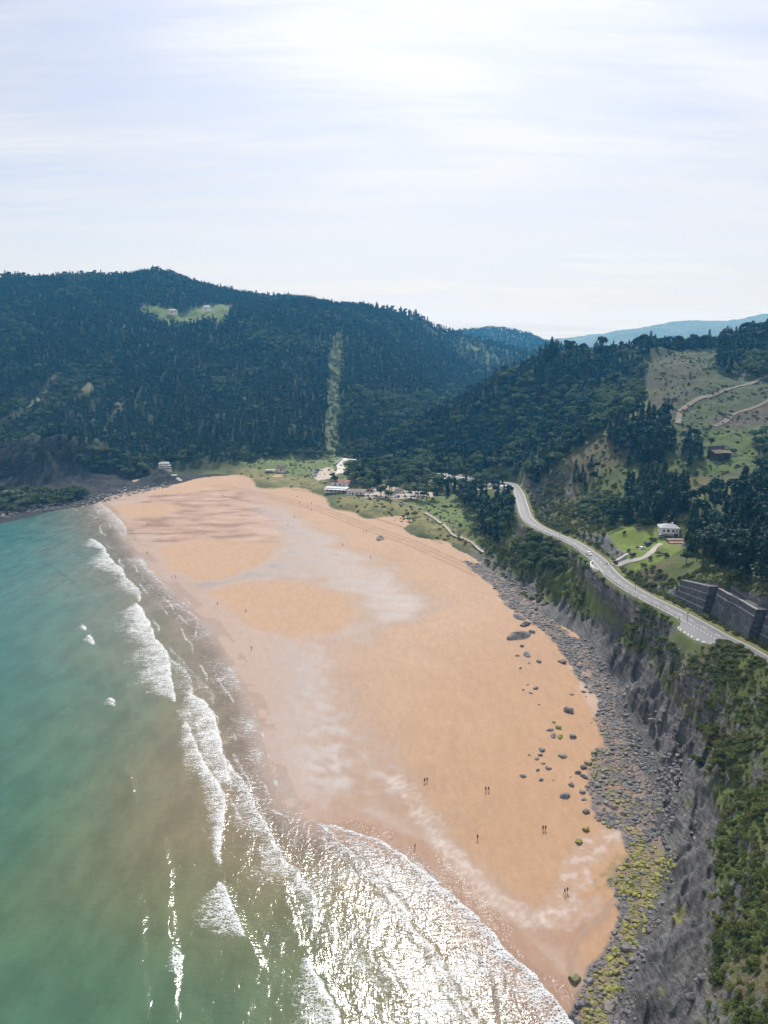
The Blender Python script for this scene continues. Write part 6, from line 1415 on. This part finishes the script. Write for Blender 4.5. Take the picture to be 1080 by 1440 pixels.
VAN = van_mesh()
for a, b, n, w_ in (((612, 670), (632, 672), 6, 'beside the cottage end of the campsite'), ((610, 676), (640, 679), 7, 'in the front row of the campsite'), ((640, 674), (672, 681), 7, 'in the middle of the campsite'), ((676, 682), (700, 686), 5, 'at the headland end of the campsite'), ((700, 688), (722, 690), 3, 'under the road at the end of the campsite')):
    ga, gb = ground(*a), ground(*b)
    for k in range(n):
        f = (k + .5) / n; x, y = ga[0] + (gb[0] - ga[0]) * f + rg.uniform(-1, 1), ga[1] + (gb[1] - ga[1]) * f + rg.uniform(-2, 2)
        o = link('camper_van', VAN, None, None, (x, y, hz(x, y) + .03), (0, 0, rg.choice([0, 1.5, 1.6, .2]) + rg.uniform(-.2, .2))); tag(o, 'white camper van parked %s' % w_, 'van', 'camper vans %s' % w_)

# ------------------------------------------------------------------ people
M_SKIN = simple('skin', (.42, .27, .19), .6, 0, .05, 8); M_HAIR = simple('hair', (.03, .02, .015), .6, 0, .1, 8); M_SHOE = simple('shoe', (.03, .03, .03), .8)
CLOTH = {n: simple(n + '_cloth', c, .9, 0, .1, 6) for n, c in (('black', (.015, .015, .018)), ('navy', (.025, .035, .07)), ('grey', (.10, .10, .11)), ('white', (.7, .7, .68)), ('red', (.35, .04, .04)), ('denim', (.07, .10, .17)))}
def body_mesh(pose):
    """joints of a standing or walking figure grown into one skin; facing +y"""
    s = {'stand': (.04, .02, .10, .12), 'walk': (.26, -.20, -.20, .24), 'stride': (-.30, .26, .26, -.22)}[pose]
    Vx = {'pelvis': (0, 0, .94, .135), 'waist': (0, 0, 1.08, .125), 'chest': (0, .01, 1.28, .150), 'neck0': (0, 0, 1.45, .07), 'neck': (0, .015, 1.52, .055), 'head': (0, .03, 1.62, .088), 'crown': (0, .02, 1.70, .075), 'nose': (0, .13, 1.615, .018)}
    E = [('pelvis', 'waist'), ('waist', 'chest'), ('chest', 'neck0'), ('neck0', 'neck'), ('neck', 'head'), ('head', 'crown'), ('head', 'nose')]
    for sd_, sx, leg, arm in (('l', -1, s[0], s[2]), ('r', 1, s[1], s[3])):
        bend = max(0, -leg) * .5
        Vx.update({'hip' + sd_: (sx * .10, 0, .88, .105), 'knee' + sd_: (sx * .105, leg * .5 + .04 + bend * .2, .49, .066), 'ankle' + sd_: (sx * .105, leg - bend * .2, .10 + bend * .25, .042), 'toe' + sd_: (sx * .12, leg + .16 - bend * .2, .04 + bend * .12, .036),
                   'sho' + sd_: (sx * .17, 0, 1.40, .062), 'elb' + sd_: (sx * .25, arm * .5 - .02, 1.13, .044), 'wri' + sd_: (sx * .25, arm + .06, .90, .030), 'palm' + sd_: (sx * .25, arm + .09, .83, .032), 'th' + sd_: (sx * .215, arm + .12, .81, .010)})
        for a, b in (('pelvis', 'hip'), ('hip', 'knee'), ('knee', 'ankle'), ('ankle', 'toe'), ('chest', 'sho'), ('sho', 'elb'), ('elb', 'wri'), ('wri', 'palm'), ('palm', 'th')): E.append((a if a in Vx else a + sd_, b + sd_))
        for fi in range(4):
            Vx['f%d%s' % (fi, sd_)] = (sx * .25, arm + .06 + .022 * fi, .755 + .01 * abs(fi - 1.5), .009); E.append(('palm' + sd_, 'f%d%s' % (fi, sd_)))
    names = list(Vx); ix_ = {n: i for i, n in enumerate(names)}
    me = bpy.data.meshes.new('body_' + pose); me.from_pydata([Vx[n][:3] for n in names], [(ix_[a], ix_[b]) for a, b in E], []); o = bpy.data.objects.new('tmp', me); COL.objects.link(o)
    sk = o.modifiers.new('skin', 'SKIN')
    for i, n in enumerate(names): me.skin_vertices[0].data[i].radius = (Vx[n][3],) * 2
    me.skin_vertices[0].data[ix_['pelvis']].use_root = True
    ss = o.modifiers.new('sub', 'SUBSURF'); ss.levels = 1; ss.render_levels = 1
    dg = bpy.context.evaluated_depsgraph_get(); out = bpy.data.meshes.new_from_object(o.evaluated_get(dg)); bpy.data.objects.remove(o); out.name = 'person_' + pose
    out.polygons.foreach_set('use_smooth', np.ones(len(out.polygons), bool)); return out
BODY = {k: body_mesh(k) for k in ('stand', 'walk', 'stride')}
def hair_mesh(long):
    bm = bmesh.new(); bmesh.ops.create_icosphere(bm, subdivisions=2, radius=.118)
    for v in bm.verts:
        v.co = Vector((v.co.x, v.co.y * 1.08 - .012, v.co.z))
        if v.co.y > .03 and v.co.z < .035: v.co.y = .0
        if v.co.z < -.03: v.co.z = -.03 - (.16 if long else .03) * (v.co.y < .01); v.co.x *= .9
        v.co += v.co.normalized() * mnoise.noise(v.co * 30) * .008 + Vector((0, .02, 1.655))
    me = bpy.data.meshes.new('hair'); bm.to_mesh(me); bm.free(); me.materials.append(M_HAIR); return me
HAIR = [hair_mesh(False), hair_mesh(True)]
def person(px, py, z, pose, topc, botc, heading, label, long=False, sleeves=True, h=1.0):
    g = ground(px, py) if z is None else at_z(px, py, z); zz_ = hz(g[0], g[1]) if z is None else z
    me = BODY[pose].copy(); me.materials.clear()
    for m_ in (M_SKIN, CLOTH[topc], CLOTH[botc], M_SHOE): me.materials.append(m_)
    for p in me.polygons:
        c = p.center; k = 0
        if c.z < .075: k = 3
        elif c.z < .96 and abs(c.x) < .21: k = 2
        elif c.z < 1.47 and (abs(c.x) < .21 or sleeves or c.z > 1.2) and c.z > (.90): k = 1
        p.material_index = k
    t = link('person', me, None, None, (g[0], g[1], zz_ - .02), (0, 0, heading)); t.scale = (h,) * 3
    link('hair', HAIR[1 if long else 0], None, t); return tag(t, label, 'person', None)
PE = [(242, 813.5, 'walk', 'white', 'navy', 2.6, 'person in a white top, nearer the sea, of the two walking by the shallows', False), (247, 813, 'stride', 'grey', 'black', 2.6, 'person in grey, farther from the sea, of the two walking by the shallows', True), (306, 851, 'walk', 'red', 'denim', 2.9, 'lone person in red on the damp sand near the shallows'), (346, 861, 'stand', 'black', 'denim', .4, 'lone person in black on the edge of the large dry sand bar'), (353.5, 913.5, 'walk', 'black', 'black', 3.1, 'lone person in black walking on the wet sand beyond the foam'),
      (597, 1101, 'walk', 'black', 'black', .2, 'person of the pair by the streaked wet sand, on the seaward side', True), (600.5, 1100, 'stride', 'navy', 'black', .2, 'person of the pair by the streaked wet sand, on the inland side'), (683, 1113, 'walk', 'black', 'navy', .1, 'person of the pair in mid beach, on the seaward side'), (687, 1113, 'walk', 'grey', 'black', .1, 'person of the pair in mid beach, on the inland side', True), (671.5, 1181, 'stride', 'black', 'black', .3, 'lone person walking on the dry tan sand'), (583.6, 1194, 'stand', 'black', 'navy', 1.2, 'lone person standing at the foamy edge of the swash'),
      (763.5, 1168, 'walk', 'navy', 'black', .1, 'person of the pair nearest the weedy rocks, on the seaward side'), (767, 1168, 'stride', 'black', 'denim', .1, 'person of the pair nearest the weedy rocks, on the inland side', True), (794, 1258, 'walk', 'black', 'black', .4, 'person in black of the pair by the rivulet', False), (797.6, 1256, 'stride', 'red', 'black', .4, 'person in a red top of the pair by the rivulet', True),
      (208, 738, 'stand', 'black', 'black', 1.0, 'lone person on the brown sand near the far surf'), (207, 779, 'walk', 'navy', 'black', 1.0, 'lone person at the brown water edge'), (521, 785, 'walk', 'black', 'denim', .8, 'lone person walking below the dark beach rock'), (482, 768, 'stand', 'red', 'black', .8, 'lone person in red left of the dark beach rock'), (511, 749, 'stand', 'white', 'black', .5, 'person in white of the two above the beach rock'), (515, 749, 'walk', 'grey', 'black', .5, 'person in grey of the two above the beach rock'),
      (418, 700, 'stand', 'navy', 'black', .4, 'person in navy, highest of the group on the upper beach'), (421, 708, 'walk', 'black', 'grey', .4, 'person in grey trousers of the group on the upper beach'), (438, 709, 'stand', 'red', 'navy', .4, 'person in red of the group on the upper beach'), (433, 714, 'walk', 'white', 'denim', .4, 'person in white of the group on the upper beach'), (438, 718, 'stride', 'black', 'black', .4, 'person all in black of the group on the upper beach'), (405, 740, 'walk', 'navy', 'grey', .4, 'lone person crossing the wet edge of the far beach'), (414, 728, 'stand', 'grey', 'denim', .4, 'person in grey standing on tan sand of the far beach')]
for e in PE: person(e[0], e[1], None, e[2], e[3], e[4], e[5], e[6], e[7] if len(e) > 7 else False)
g = at_z(1041, 921, 31.6); person(1041, 921.5, 31.5, 'stand', 'black', 'black', 1.6, 'person in black standing at the roadside rail beyond the lay-by')

# ------------------------------------------------------------------ air
top = float(H.max()) + 30
bm = bmesh.new(); bmesh.ops.create_cube(bm, size=1.0); me = bpy.data.meshes.new('haze')
for v in bm.verts: v.co = Vector((v.co.x * 9600, (v.co.y + .5) * 7030 - 80, (v.co.z + .5) * (top + 9) - 9))
bm.to_mesh(me); bm.free()
m, t = mat_new('haze'); vol = t.n('ShaderNodeVolumePrincipled', None, Color=(.10, .50, 1.0, 1), Density=HAZE, Anisotropy=.42, Absorption_Color=(1, 1, 1, 1))
t.n('ShaderNodeOutputMaterial', None, Volume=vol.outputs[0])
tag(link('haze', me, m), 'thin blue haze filling the air over the bay', 'haze', kind='stuff')
